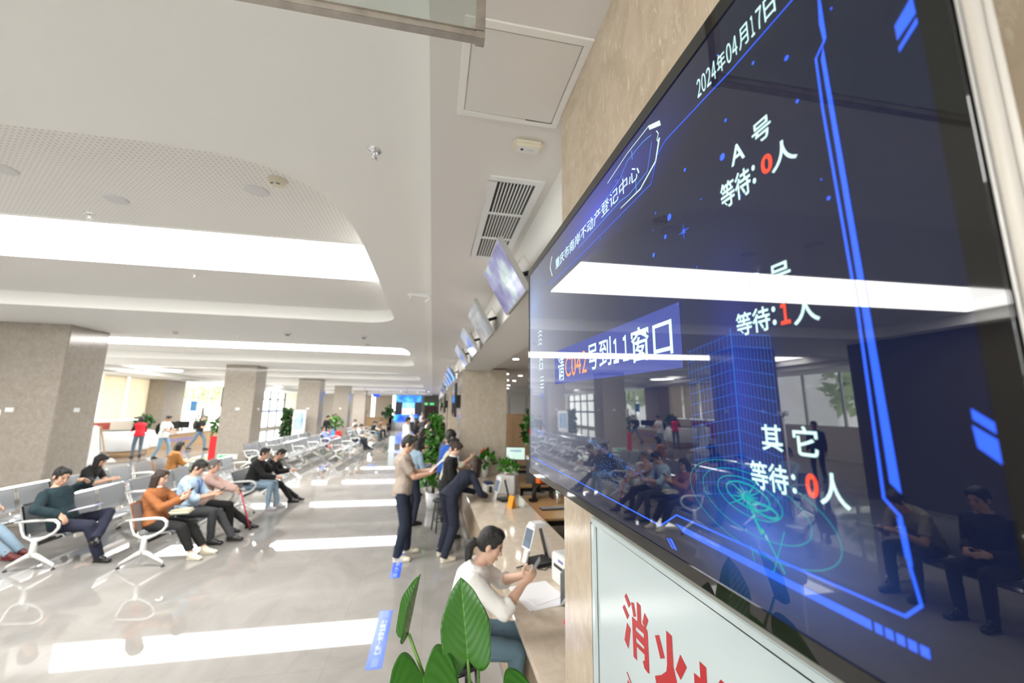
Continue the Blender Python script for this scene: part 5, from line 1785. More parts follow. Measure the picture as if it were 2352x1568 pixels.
def scanner(loc, rz, label):
    """document camera: A-shaped white stand with a black base and a small screen"""
    r = thing('document_scanner', label, 'scanner', loc, rz, 'white document scanners')
    MB().b6(-0.16, 0.08, -0.11, 0.11, 0, 0.025).build('base', BLACK, r, bevel=0.004)
    MB().b6(-0.15, 0.00, -0.09, 0.09, 0.025, 0.032).build('pad', mat('dark pad', (0.05, 0.055, 0.055), 0.5), r)
    for sg in (-1, 1):
        b_, t_ = Vector((0.03, sg * 0.135, 0.0)), Vector((0.03, sg * 0.045, 0.315))
        d = (t_ - b_).normalized()
        n = Vector((0, d.z, -d.y)) * sg
        M = Matrix((Vector((1, 0, 0)), n, d)).transposed()
        c = (b_ + t_) / 2
        MB().box(c, (0.07, 0.022, 0.33), M).build('side_arm', LAQUER, r, bevel=0.005)
        MB().box(c - n * 0.012, (0.060, 0.006, 0.31), M).build('arm_lining', BLACK, r)
        if sg > 0:
            MB().box(c + n * 0.014 + d * 0.05, (0.15, 0.012, 0.20), M).build('display', LAQUER, r, bevel=0.004)
            MB().box(c + n * 0.021 + d * 0.05, (0.125, 0.003, 0.165), M).build('screen', emit('pale device screen', (0.30, 0.36, 0.45), 0.5), r)
    MB().b6(-0.045, 0.085, -0.075, 0.075, 0.300, 0.345).build('camera_head', LAQUER, r, bevel=0.014, seg=3)
    MB().tube([(-0.11, 0.09, 0.01), (-0.17, 0.12, 0.006), (-0.22, 0.07, 0.006), (-0.18, 0.0, 0.006), (-0.25, -0.03, 0.006)], 0.004, 6).build('cable', BLACK, r)
    return r


scanner((1.05, 3.98, 0.75), rad(108), 'white document scanner on the counter nearest the person in the white blouse')
scanner((1.17, 6.62, 0.75), rad(108), 'white document scanner on the far counter beside the navy suit')


def printer(loc, rz, label, h=0.30, w=0.36, d=0.30):
    r = thing('printer', label, 'printer', loc, rz, 'white printers on the counter')
    MB().b6(-d / 2, d / 2, -w / 2, w / 2, 0, h).build('housing', PLASTIC_W, r, bevel=0.012, seg=3)
    MB().b6(-d / 2 + 0.03, d / 2 - 0.08, -w / 2 + 0.05, w / 2 - 0.05, h, h + 0.004).build('top_lid', mat('lid grey', (0.62, 0.64, 0.64), 0.4), r)
    MB().b6(-d / 2 - 0.003, -d / 2 + 0.02, -w / 2 + 0.05, w / 2 - 0.05, h * 0.55, h * 0.66).build('paper_slot', BLACK, r)
    MB().b6(-0.02, 0.05, -w / 2 + 0.06, -w / 2 + 0.14, h + 0.004, h + 0.007).build('button_panel', RED, r)
    MB().b6(-d / 2 - 0.004, -d / 2 + 0.001, -0.04, 0.04, h * 0.8, h * 0.88).build('badge', mat('badge blue', (0.15, 0.16, 0.4), 0.4), r)
    return r


printer((1.26, 3.42, 0.75), rad(10), 'pale printer on the near counter, cut off by the marble pillar', 0.23, 0.34, 0.36)
printer((1.34, 7.15, 0.75), rad(-25), 'white printer on the far counter with the fern on top', 0.30, 0.36, 0.32)
pl = thing('paper_sheet', 'loose white papers on the counter under the hands in the white blouse', 'paper', (0.86, 3.30, 0.7505), rad(12))
MB().b6(-0.16, 0.18, -0.22, 0.20, 0.0, 0.004).build('sheet', PAPER, pl)
MB().box((0.02, 0.0, 0.008), (0.30, 0.28, 0.004), Matrix.Rotation(0.25, 3, 'Z') @ Matrix.Rotation(0.02, 3, 'X')).build('sheet', PAPER, pl)
ac = thing('acrylic_stand', 'clear acrylic sign holder with a bluish leaflet on the near counter', 'sign holder', (1.03, 3.16, 0.75), rad(-35))
MB().b6(-0.003, 0.0, -0.075, 0.075, 0, 0.22).b6(-0.05, 0.05, -0.075, 0.075, 0, 0.003).build('holder', GLASS, ac)
MB().b6(-0.002, -0.001, -0.07, 0.07, 0.01, 0.215).build('leaflet', mat('leaflet', (0.55, 0.60, 0.75), 0.5, vary=0.3, vscale=25), ac)
pn = thing('pen', 'thin black pen on a coiled stand lying on the near counter', 'pen', (0.88, 3.85, 0.7505), 0.4)
MB().cyl((-0.08, 0, 0.012), (0.07, 0, 0.016), 0.006).build('barrel', BLACK, pn)
MB().tube([(0.07 + 0.02 * math.cos(t), 0.03 * math.sin(t), 0.03 + 0.012 * t / 3) for t in [k * 0.5 for k in range(13)]], 0.003, 6).build('coil', BLACK, pn)
cup = thing('red_bell', 'small red call button on the near counter edge beside the marble pillar', 'call button', (0.98, 2.86, 0.75))
MB().lathe((0, 0, 0), [(0.045, 0), (0.045, 0.012), (0.03, 0.02)], 20).build('base', RED, cup)
MB().ell((0, 0, 0.018), (0.03, 0.03, 0.014)).build('button', RED, cup)
lf = thing('leaflet_sheet', 'pale violet leaflet leaning on the counter at the pillar corner', 'leaflet', (1.12, 2.62, 0.7505), rad(30))
MB().b6(-0.08, 0.08, -0.1, 0.1, 0, 0.002).build('sheet', mat('pale violet paper', (0.50, 0.48, 0.62), 0.6), lf)
ts = thing('tent_sign', 'small orange and yellow tent card on the counter before the far scanner', 'sign', (1.20, 6.06, 0.75), rad(25))
ORG = mat('orange card', (0.80, 0.33, 0.03), 0.5, vary=0.35, vscale=14)
M1, M2 = Matrix.Rotation(rad(14), 3, 'Y'), Matrix.Rotation(rad(-14), 3, 'Y')
MB().box((-0.026, 0, 0.085), (0.003, 0.12, 0.17), M1).build('front_card', ORG, ts)
MB().box((0.026, 0, 0.085), (0.003, 0.12, 0.17), M2).build('back_card', ORG, ts)
MB().box((-0.0285, 0, 0.075), (0.001, 0.09, 0.08), M1).build('print_panel', mat('pale yellow', (0.85, 0.75, 0.4), 0.5), ts)
wb = thing('desk_organizer', 'white and navy desk organizer beside the navy suit elbow', 'organizer', (1.02, 7.3, 0.75), 0.2)
MB().b6(-0.07, 0.07, -0.1, 0.1, 0, 0.12).build('tray', PLASTIC_W, wb, bevel=0.006)
MB().b6(-0.065, 0.065, -0.09, 0.09, 0.12, 0.16).build('top_box', mat('navy box', (0.02, 0.04, 0.12), 0.4), wb, bevel=0.004)
MB().cyl((0.0, -0.12, 0), (0.0, -0.12, 0.1), 0.03).build('pen_cup', BLACK, wb)

# office desks behind
def desk(x0, x1, y0, y1, label):
    r = thing('office_desk', label, 'desk', (x0, y0, 0), 0, 'wooden office desks')
    MB().b6(0, x1 - x0, 0, y1 - y0, 0.67, 0.70).build('desktop', mat('oak desk', (0.50, 0.29, 0.13), 0.35, vary=0.2, vscale=9), r, bevel=0.003)
    MB().b6(0.05, x1 - x0 - 0.05, 0.02, 0.05, 0.60, 0.67).b6(0.05, x1 - x0 - 0.05, y1 - y0 - 0.05, y1 - y0 - 0.02, 0.60, 0.67).build('frame_rail', BLACKM, r)
    for a in (0.04, x1 - x0 - 0.09):
        for b in (0.02, y1 - y0 - 0.07):
            MB().b6(a, a + 0.05, b, b + 0.05, 0, 0.67).build('leg', BLACKM, r)
    return r


desk(1.56, 2.9, 5.6, 7.1, 'wooden office desk behind the counter with the black keyboard')
desk(1.70, 3.1, 7.9, 9.3, 'wooden office desk behind the first one with the lit monitor')
desk(1.56, 2.9, 3.2, 4.6, 'wooden office desk nearest the pillar, mostly hidden behind it')


def monitor(loc, rz, label, w=0.50, h=0.30, on=True):
    r = thing('monitor', label, 'monitor', loc, rz, 'office monitors')
    MB().b6(-0.015, 0.015, -w / 2, w / 2, 0.12, 0.12 + h).build('casing', BLACK, r, bevel=0.004)
    MB().b6(-0.017, -0.0152, -w / 2 + 0.012, w / 2 - 0.012, 0.135, 0.108 + h).build('screen', emit('office screen on', (0.55, 0.72, 0.62), 0.9) if on else BLACK, r)
    if on:
        MB().b6(-0.0176, -0.0172, -w * 0.3, w * 0.3, 0.10 + h * 0.7, 0.10 + h * 0.86).build('window_panel', emit('office screen bar', (0.30, 0.42, 0.55), 0.8), r)
    MB().b6(0.0, 0.03, -0.03, 0.03, 0.01, 0.25).b6(-0.05, 0.10, -0.1, 0.1, 0, 0.012).build('stand', BLACK, r, bevel=0.003)
    return r


monitor((1.80, 8.75, 0.97), rad(75), 'lit monitor with a pale green page right of the column', 0.42, 0.27)
monitor((1.86, 7.0, 0.78), rad(-115), 'dark back of a black monitor beside the display edge', 0.46, 0.40, False)
monitor((2.25, 6.5, 0.70), rad(60), 'lit monitor half hidden under the display edge', 0.5, 0.30)
st = thing('monitor_riser', 'dark shelf riser under the lit monitor right of the column', 'riser', (1.87, 8.7, 0.70))
MB().b6(-0.28, 0.28, -0.14, 0.14, 0.235, 0.265).build('shelf', BLACKM, st)
MB().b6(-0.28, -0.25, -0.14, 0.14, 0, 0.235).build('side_panel', BLACKM, st)
MB().b6(0.25, 0.28, -0.14, 0.14, 0, 0.235).build('side_panel', BLACKM, st)
kb = thing('keyboard', 'black keyboard on the wooden office desk behind the counter', 'keyboard', (1.86, 6.12, 0.70), rad(4))
MB().b6(-0.22, 0.22, -0.075, 0.075, 0, 0.018).build('case', BLACK, kb, bevel=0.004)
m = MB()
for i in range(14):
    for j in range(5):
        m.b6(-0.205 + 0.0293 * i, -0.18 + 0.0293 * i, -0.06 + 0.025 * j, -0.04 + 0.025 * j, 0.018, 0.023)
m.build('keys', PLASTIC_G, kb)
ms = thing('mouse', 'white and violet mouse beside the black keyboard', 'mouse', (2.16, 6.06, 0.70))
MB().ell((0, 0, 0.014), (0.055, 0.03, 0.016)).build('shell', mat('violet white', (0.62, 0.52, 0.72), 0.3), ms)
oc = thing('folder_box', 'bright orange folder box on the office desk under the display corner', 'folder', (1.86, 6.85, 0.95), 0.5)
MB().b6(-0.09, 0.09, -0.05, 0.05, 0, 0.2).build('box_body', mat('orange plastic', (0.85, 0.16, 0.02), 0.4), oc, bevel=0.004)
MB().b6(-0.091, -0.02, -0.051, 0.051, 0.12, 0.17).build('spine_label', mat('deep orange', (0.60, 0.08, 0.02), 0.4), oc)
bs = thing('bookstand', 'black shelf carrying the orange folder box', 'shelf', (1.88, 6.85, 0.70))
MB().b6(-0.16, 0.16, -0.1, 0.1, 0.23, 0.25).build('shelf', BLACKM, bs)
MB().b6(-0.16, -0.14, -0.1, 0.1, 0, 0.23).build('side_panel', BLACKM, bs)
MB().b6(0.14, 0.16, -0.1, 0.1, 0, 0.23).build('side_panel', BLACKM, bs)
for i, (x, y, s, mt_, lb) in enumerate(((2.2, 6.3, (0.05, 0.05, 0.10), PLASTIC_W, 'white box standing on the desk right of the keyboard'), (2.02, 6.45, (0.04, 0.04, 0.16), STEEL, 'steel thermos cup on the desk behind the keyboard'))):
    r = thing('desk_item', lb, 'box' if i == 0 else 'cup', (x, y, 0.70))
    if i == 0:
        MB().b6(-s[0], s[0], -s[1], s[1], 0, s[2]).build('box_body', mt_, r, bevel=0.004)
        r.name = 'tissue_box'
    else:
        MB().lathe((0, 0, 0), [(0.035, 0), (0.04, 0.02), (0.04, 0.15), (0.03, 0.165)], 20).build('cup_body', mt_, r)
        r.name = 'thermos_cup'
oc2 = thing('card_reader', 'black card reader arm on the desk beside the white printer', 'card reader', (1.66, 6.62, 0.70), 0.4)
MB().b6(-0.06, 0.06, -0.05, 0.05, 0, 0.05).build('base', BLACK, oc2, bevel=0.005)
MB().tube([(0, 0, 0.05), (0.0, 0, 0.14), (0.05, 0, 0.22), (0.14, 0, 0.26)], 0.012, 8).build('arm', BLACK, oc2)
ph = thing('paper_stack', 'white machine on the desk behind the fern', 'machine', (1.62, 8.3, 0.70))
ph.name = 'label_printer'
MB().b6(-0.1, 0.1, -0.1, 0.1, 0, 0.3).build('housing', PLASTIC_W, ph, bevel=0.015)
MB().b6(-0.101, -0.095, -0.06, 0.06, 0.14, 0.2).build('slot', BLACK, ph)
# office chair, partition, cabinets
oc3 = thing('office_chair', 'black office chair tucked under the wooden desk beside the pillar', 'chair', (2.2, 5.15, 0), 1.3)
MB().b6(-0.24, 0.24, -0.24, 0.24, 0.44, 0.52).build('seat', BLK, oc3, bevel=0.03, seg=3)
MB().box((-0.26, 0, 0.78), (0.06, 0.44, 0.5), Matrix.Rotation(rad(-8), 3, 'Y')).build('backrest', BLK, oc3, bevel=0.025, seg=3)
MB().cyl((0, 0, 0.08), (0, 0, 0.44), 0.028).build('gas_lift', BLACKM, oc3)
for sg in (1, -1):
    MB().tube([(-0.2, sg * 0.27, 0.46), (-0.18, sg * 0.28, 0.66), (0.12, sg * 0.28, 0.66)], 0.016, 8).build('armrest', PLASTIC_W, oc3)
for k in range(5):
    a = k * 2 * PI / 5
    MB().cyl((0, 0, 0.09), (0.28 * math.cos(a), 0.28 * math.sin(a), 0.06), 0.02, 0.014).ell((0.28 * math.cos(a), 0.28 * math.sin(a), 0.03), (0.028, 0.028, 0.03)).build('leg', BLACKM, oc3)
pt = thing('wood_partition', 'light wooden partition wall in the office right of the column', 'partition', (2.2, 14.0, 0))
m = MB()
for i in range(4):
    m.b6(i * 0.6, i * 0.6 + 0.594, 0, 0.06, 0.1, 2.0)
m.build('panel', WOODP, pt, bevel=0.004)
MB().b6(0, 2.4, 0.005, 0.055, 0, 0.1).build('plinth', BLACKM, pt)
MB().b6(0.25, 0.31, -0.01, 0, 1.2, 1.9).build('trim_strip', mat('dark wood', (0.12, 0.07, 0.04), 0.4), pt)
m = MB().b6(1.3, 9.0, 21.8, 22.0, 0, 3.08)
structure(m.build('wall_right', mat('white panel wall', (0.75, 0.75, 0.74), 0.5)))
for i in range(4):
    r = thing('tall_cabinet', ['leftmost tall white cabinet behind the wooden partition', 'tall white cabinet second from the left behind the partition', 'third tall white cabinet behind the partition', 'rightmost tall white cabinet with dark gap behind the partition'][i],
              'cabinet', (2.6 + 0.75 * i, 17.6, 0), 0, 'tall white cabinets')
    MB().b6(0, 0.70, 0, 0.45, 0, 2.75).build('body', LAQUER, r, bevel=0.004)
    for a in (0.005, 0.355):
        d = MB().b6(a, a + 0.34, -0.02, 0, 0.05, 2.70).build('door', LAQUER, r, bevel=0.003)
        MB().b6(a + (0.30 if a < 0.1 else 0.02), a + (0.32 if a < 0.1 else 0.04), -0.04, -0.02, 1.1, 1.3).build('handle', STEEL, d)

# tilted screens hanging from the bulkhead
def hung_screen(y, label, on):
    r = thing('hanging_screen', label, 'screen', (0, y, 0), 0, 'tilted screens along the bulkhead')
    a, b = Vector((0.357, 0, 3.245)), Vector((0.552, 0, 2.905))
    d = (b - a).normalized()
    n = Vector((d.z, 0, -d.x))              # towards the hall
    if n.x > 0: n = -n
    M = Matrix((d, Vector((0, 1, 0)), n)).transposed()
    c = (a + b) / 2 + Vector((0, 0.36, 0))
    L = (b - a).length
    MB().box(c - n * 0.02, (L, 0.72, 0.036), M).build('casing', mat('silver grey casing', (0.40, 0.39, 0.38), 0.35), r, bevel=0.004)
    MB().box(c - n * 0.001, (L - 0.024, 0.696, 0.003), M).build('screen', on, r)
    MB().box(c - n * 0.06, (0.2, 0.3, 0.04), M).build('bracket', BLACKM, r)
    MB().tube([c - n * 0.07, c - n * 0.10 + Vector((0.02, 0, 0.0)), Vector((0.66, 0.36, 3.16))], 0.018, 8).build('arm', BLACKM, r)
    MB().tube([c - n * 0.04 + Vector((0.02, -0.25, 0.02)), c - n * 0.10 + Vector((0.02, -0.22, 0.08)), Vector((0.60, 0.16, 3.16)), Vector((0.655, 0.15, 3.10))], 0.006, 6).build('cable', CREAM, r)
    return r


def pic(name, c1, c2, c3, st=0.5, scale=5):
    if name in MATS: return MATS[name]
    m_, nt, b = nt_new(name)
    tc = nt.nodes.new('ShaderNodeTexCoord')
    n = nt.nodes.new('ShaderNodeTexNoise'); n.inputs['Scale'].default_value = scale; n.inputs['Detail'].default_value = 3
    nt.links.new(tc.outputs['Object'], n.inputs['Vector'])
    r = nt.nodes.new('ShaderNodeValToRGB')
    e = r.color_ramp.elements
    e[0].position, e[0].color = 0.35, (*c1, 1)
    e[1].position, e[1].color = 0.66, (*c3, 1)
    x = e.new(0.5); x.color = (*c2, 1)
    nt.links.new(n.outputs['Fac'], r.inputs['Fac'])
    nt.links.new(r.outputs['Color'], b.inputs['Emission Color'])
    b.inputs['Base Color'].default_value = (0.01, 0.01, 0.012, 1)
    b.inputs['Emission Strength'].default_value = st
    b.inputs['Roughness'].default_value = 0.06
    MATS[name] = m_
    return m_


PV = pic('lavender picture', (0.16, 0.15, 0.32), (0.26, 0.27, 0.48), (0.50, 0.62, 0.60), 0.7)
PG = pic('pale grey picture', (0.20, 0.22, 0.24), (0.28, 0.30, 0.32), (0.40, 0.42, 0.44), 0.6)
PB = pic('blue white picture', (0.20, 0.24, 0.30), (0.30, 0.34, 0.38), (0.05, 0.15, 0.75), 0.7)
PBL = pic('vivid blue picture', (0.04, 0.12, 0.75), (0.05, 0.2, 0.9), (0.3, 0.4, 0.7), 0.9)
HS = [(2.40, PV, 'nearest tilted hanging screen with a lavender picture, beside the big display'),
      (3.92, PG, 'second tilted hanging screen, plain grey'),
      (5.28, PB, 'third tilted hanging screen, pale with a blue corner'),
      (6.80, PB, 'fourth tilted hanging screen, just before the right column'),
      (10.7, PBL, 'tilted hanging screen with vivid blue picture just past the right column'),
      (12.2, PBL, 'second tilted blue hanging screen past the right column'),
      (13.7, PG, 'grey tilted hanging screen past the two blue ones'),
      (15.2, PG, 'tilted hanging screen before the second right column'),
      (18.4, PG, 'tilted hanging screen past the second right column'), (20.2, PBL, 'small far tilted blue hanging screen'), (22.4, PG, 'farthest tilted hanging screen')]
for y, mt_, lb in HS:
    hung_screen(y, lb, mt_)
# dark displays on the aisle faces of the right columns
for y, lb in ((9.2, 'black display edge-on on the first right column'), (16.8, 'black display edge-on on the second right column'), (24.4, 'black display edge-on on the third right column')):
    r = thing('wall_display', lb, 'display screen', (0.62, y, 1.97), 0, 'displays on the right columns')
    MB().b6(-0.14, -0.09, -0.05, 1.2, 0, 0.76).build('casing', BLACK, r, bevel=0.004)
    MB().b6(-0.1425, -0.1395, -0.03, 1.18, 0.02, 0.74).build('screen', BEZ, r)
    MB().b6(-0.09, 0.0, 0.3, 0.8, 0.2, 0.5).build('wall_bracket', BLACKM, r)

# blue guide strips on the floor
STRIP = mat('blue floor film', (0.03, 0.12, 0.80), 0.25)
WFILM = mat('white print', (0.55, 0.62, 0.90), 0.4)
PALE = mat('pale blue print', (0.16, 0.25, 0.85), 0.4)


def guide(x, y, w, l, label, rz=0.0, text=True):
    r = thing('floor_sticker', label, 'floor marking', (x, y, 0.0), rz, 'blue guide strips on the floor')
    MB().b6(-w / 2, w / 2, 0, l, 0.0002, 0.0012).build('film', STRIP if text else mat('periwinkle floor film', (0.14, 0.18, 0.80), 0.3), r)
    if text:
        mb = MB()
        put_text(mb, '保持一米安全距离', 0.20 * l, 0.80 * l, -w * 0.22, w * 0.22, lambda a, b, d: (-b, a, 0.0014), 0.02)
        mb.build('lettering', WFILM, r, recalc=False)
        MB().b6(-w * 0.2, w * 0.2, 0.03 * l, 0.16 * l, 0.0013, 0.0014).build('pattern', PALE, r)
        MB().b6(-w * 0.2, w * 0.2, 0.86 * l, 0.97 * l, 0.0013, 0.0014).build('pattern', PALE, r)
    return r


guide(-0.388, 3.93, 0.135, 1.01, 'nearest blue guide strip on the floor, with white lettering')
guide(-0.380, 5.80, 0.125, 1.01, 'second blue guide strip, under the shoe of the person in taupe')
guide(-0.370, 7.75, 0.125, 1.01, 'blue guide strip showing behind the legs of the person in taupe')
guide(-0.365, 9.7, 0.125, 1.01, 'blue guide strip level with the white plant pot')
guide(-1.50, 20.6, 0.5, 1.2, 'wide blue floor patch at the far aisle beside the standing sign', 0, False)
guide(-1.35, 25.5, 0.6, 3.0, 'blue floor patch farther down the aisle before the white-shirted person', 0, False)
guide(-1.9, 33.0, 1.6, 5.0, 'large blue floor patch before the screen wall', 0, False)
ss = thing('floor_sign', 'pale upright sign board standing in the aisle in mid hall', 'sign', (-1.93, 21.7, 0))
MB().b6(-0.14, 0.14, -0.01, 0.01, 0.03, 0.72).build('board', mat('pale mint board', (0.62, 0.75, 0.74), 0.3), ss)
MB().b6(-0.16, 0.16, -0.12, 0.12, 0, 0.03).build('base', PLASTIC_W, ss)
# ================================================================ PLANTS
LEAF = mat('glossy leaf', (0.035, 0.155, 0.012), 0.22, vary=0.35, vscale=12, bump=0.08, bscale=30)
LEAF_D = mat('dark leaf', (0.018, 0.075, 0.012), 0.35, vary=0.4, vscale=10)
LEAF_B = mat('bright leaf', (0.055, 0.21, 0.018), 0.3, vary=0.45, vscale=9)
STEM = mat('green stem', (0.10, 0.22, 0.03), 0.45)


def big_leaf_mat():
    m_, nt, b = nt_new('broad veined leaf')
    L = nt.links.new
    uv = nt.nodes.new('ShaderNodeAttribute'); uv.attribute_name = 'leafuv'
    sp = nt.nodes.new('ShaderNodeSeparateXYZ')
    L(uv.outputs['Vector'], sp.inputs[0])
    ab = nt.nodes.new('ShaderNodeMath'); ab.operation = 'ABSOLUTE'; L(sp.outputs[0], ab.inputs[0])
    # side veins: stripes along v - 0.35|u|
    ma = nt.nodes.new('ShaderNodeMath'); ma.operation = 'MULTIPLY_ADD'; ma.inputs[1].default_value = -0.42
    L(ab.outputs[0], ma.inputs[0]); L(sp.outputs[1], ma.inputs[2])
    mu = nt.nodes.new('ShaderNodeMath'); mu.operation = 'MULTIPLY'; mu.inputs[1].default_value = 9.0
    L(ma.outputs[0], mu.inputs[0])
    pp = nt.nodes.new('ShaderNodeMath'); pp.operation = 'PINGPONG'; pp.inputs[1].default_value = 0.5
    L(mu.outputs[0], pp.inputs[0])
    vein = nt.nodes.new('ShaderNodeMapRange'); vein.inputs['From Min'].default_value = 0.0; vein.inputs['From Max'].default_value = 0.07
    vein.inputs['To Min'].default_value = 1; vein.inputs['To Max'].default_value = 0
    L(pp.outputs[0], vein.inputs['Value'])
    mid = nt.nodes.new('ShaderNodeMapRange'); mid.inputs['From Min'].default_value = 0.004; mid.inputs['From Max'].default_value = 0.03
    mid.inputs['To Min'].default_value = 1; mid.inputs['To Max'].default_value = 0
    L(ab.outputs[0], mid.inputs['Value'])
    va = nt.nodes.new('ShaderNodeMath'); va.operation = 'MULTIPLY_ADD'; va.inputs[1].default_value = 0.10
    L(vein.outputs[0], va.inputs[0]); L(mid.outputs[0], va.inputs[2])
    va.use_clamp = True
    mx = nt.nodes.new('ShaderNodeMix'); mx.data_type = 'RGBA'
    mx.inputs['A'].default_value = (0.026, 0.118, 0.008, 1)
    mx.inputs['B'].default_value = (0.07, 0.22, 0.025, 1)
    L(va.outputs[0], mx.inputs['Factor'])
    L(mx.outputs['Result'], b.inputs['Base Color'])
    b.inputs['Roughness'].default_value = 0.25
    bp = nt.nodes.new('ShaderNodeBump'); bp.inputs['Strength'].default_value = 0.35; bp.inputs['Distance'].default_value = 0.004
    L(pp.outputs[0], bp.inputs['Height'])
    L(bp.outputs['Normal'], b.inputs['Normal'])
    return m_


BIGLEAF = big_leaf_mat()


def broad_leaf(name, base, tip, normal, halfw, parent, lobes=0.18, fold=0.15, droop=0.0, material=None, asym=1.0):
    """heart-shaped leaf: midrib from base to tip, lobes reaching back past the stalk"""
    base, tip, n = Vector(base), Vector(tip), Vector(normal).normalized()
    d = tip - base
    L = d.length
    d /= L
    n = (n - d * n.dot(d)).normalized()
    a = n.cross(d)
    NU, NV = 12, 26
    vs, uvs = [], []
    for j in range(NV + 1):
        v = j / NV
        w = float(np.interp(v, [0, .1, .2, .4, .5, .6, .7, .8, .88, .95, 1], [.88, .96, .99, 1, .95, .85, .70, .55, .38, .18, 0]))
        w = max(w, 0.0)
        for i in range(-NU, NU + 1):
            u = i / NU
            x = u * w * halfw * (asym if u > 0 else 1)
            back = -lobes * L * math.sin(PI * min(1.0, abs(u) * 0.86)) ** 0.9 * max(0, 1 - v * 1.8) ** 1.5
            z = fold * abs(x) - droop * L * v * v + 0.03 * L * math.sin(9 * v + 3 * abs(u)) * abs(u) * 0.3
            vs.append(base + d * (v * L + back) + a * x + n * z)
            uvs.append((u * max(w, 0.05), v, 0))
    W_ = 2 * NU + 1
    fs = [(j * W_ + i, j * W_ + i + 1, (j + 1) * W_ + i + 1, (j + 1) * W_ + i) for j in range(NV) for i in range(W_ - 1)]
    mb = MB().add(vs, fs, True)
    o = mb.build(name, material or BIGLEAF, parent, recalc=False)
    at = o.data.attributes.new('leafuv', 'FLOAT_VECTOR', 'POINT')
    at.data.foreach_set('vector', [c for q in uvs for c in q])
    so = o.modifiers.new('thick', 'SOLIDIFY')
    so.thickness = 0.0012
    return o


fp = thing('potted_plant', 'tall broad-leaved potted plant right in front of the camera, bottom of the picture', 'plant', (0.06, 0.90, 0))
MB().lathe((0, 0, 0), [(0.13, 0), (0.17, 0.02), (0.19, 0.34), (0.175, 0.34), (0.165, 0.28)], 28).build('pot', LAQUER, fp)
MB().lathe((0, 0, 0.27), [(0.166, 0), (0.166, 0.03)], 24).build('soil', mat('soil', (0.03, 0.02, 0.012), 0.9), fp)
MB().tube([(0, 0, 0.28), (0.01, 0.02, 0.8), (0.02, 0.02, 1.25), (0.03, 0.03, 1.45)], [0.022, 0.02, 0.016, 0.012], 10).build('trunk', STEM, fp)
LV = [((0.092, 0.0, 1.676), (0.074, 0.012, 1.822), (-0.10, -1, 0.16), 0.049, 0.16, 0.22, 1.0),
      ((-0.026, -0.005, 1.733), (-0.008, 0.01, 1.834), (-0.975, -0.22, 0.03), 0.030, 0.12, 0.7, 1.0),
      ((0.006, -0.03, 1.664), (0.028, -0.15, 1.575), (0.05, -0.7, 0.75), 0.064, 0.34, 0.12, 1.0),
      ((0.165, -0.02, 1.607), (0.22, -0.12, 1.53), (0.1, -0.6, 0.8), 0.06, 0.30, 0.12, 1.0),
      ((0.118, 0.035, 1.645), (0.116, 0.03, 1.765), (0.9, -0.45, 0.1), 0.036, 0.12, 0.4, 1.0)]
LV = [tuple(tuple(c - (0.06, 0, 0)[k] for k, c in enumerate(q)) if n < 2 else q for n, q in enumerate(l)) for l in LV]
for i, (b_, t_, n_, hw, lb_, fd, asy) in enumerate(LV):
    broad_leaf('leaf', b_, t_, n_, hw, fp, lb_, fd, 0.0, BIGLEAF)
    bv = Vector(b_)
    MB().tube([bv, bv * 0.7 + Vector((0.03, 0.03, 1.45)) * 0.3 + Vector((0.012, 0.0, -0.03)), Vector((0.03, 0.03, 1.42))], [0.0030, 0.0038, 0.005], 8).build('stalk', STEM, fp)


def foliage(n, fn, size, seed, wob=0.8, up=0.2):
    """many small leaves as one foliage mesh; fn(rng) gives (position, outward direction)"""
    rr = random.Random(seed)
    mb = MB()
    for _ in range(n):
        p, o = fn(rr)
        p, o = Vector(p), Vector(o)
        d = (o + Vector((rr.gauss(0, wob), rr.gauss(0, wob), rr.gauss(0, wob) - up))).normalized()
        nn = (o.cross(d)).normalized() if o.cross(d).length > 1e-4 else d.orthogonal()
        a = (nn + Vector((rr.gauss(0, .3), rr.gauss(0, .3), rr.gauss(0, .3)))).normalized()
        a = (a - d * a.dot(d)).normalized()
        q = d.cross(a)
        s = size * rr.uniform(0.65, 1.25)
        vs = [p, p + d * s * .35 + a * s * .33 + q * s * .06, p + d * s * .7 + a * s * .24, p + d * s * 1.05 - q * s * .1, p + d * s * .7 - a * s * .24, p + d * s * .35 - a * s * .33 + q * s * .06, p + d * s * .5 - q * s * 0.05]
        mb.add(vs, [(0, 1, 6), (1, 2, 6), (2, 3, 6), (3, 4, 6), (4, 5, 6), (5, 0, 6)], True)
    return mb


def pole_fn(r0, r1, z0, z1, pw=1.0):
    def fn(rr):
        t = rr.random()
        z = z0 + (z1 - z0) * t
        r = (r0 + (r1 - r0) * t ** pw) * rr.uniform(0.35, 1.0)
        a = rr.uniform(0, 2 * PI)
        return (r * math.cos(a), r * math.sin(a), z), (math.cos(a), math.sin(a), 0.15)
    return fn


def ball_fn(c, rx, ry, rz):
    def fn(rr):
        while True:
            v = Vector((rr.gauss(0, 1), rr.gauss(0, 1), rr.gauss(0, 1))).normalized()
            if v.z > -0.5: break
        k = rr.uniform(0.5, 1.0)
        return (c[0] + v.x * rx * k, c[1] + v.y * ry * k, c[2] + v.z * rz * k), v
    return fn


def plant(loc, label, pot_mat, pot, fols, group=None, stem=None):
    r = thing('potted_plant', label, 'plant', loc, 0, group)
    pr, ph_ = pot
    MB().lathe((0, 0, 0), [(pr * 0.78, 0), (pr, ph_), (pr * 0.9, ph_), (pr * 0.88, ph_ * 0.9)], 24).build('pot', pot_mat, r)
    for mb, mt_ in fols:
        mb.build('foliage', mt_, r, recalc=False)
    if stem:
        MB().cyl((0, 0, ph_ * 0.5), (0, 0, stem[1]), stem[0]).build('stem', mat('brown pole', (0.10, 0.06, 0.03), 0.8), r)
    return r


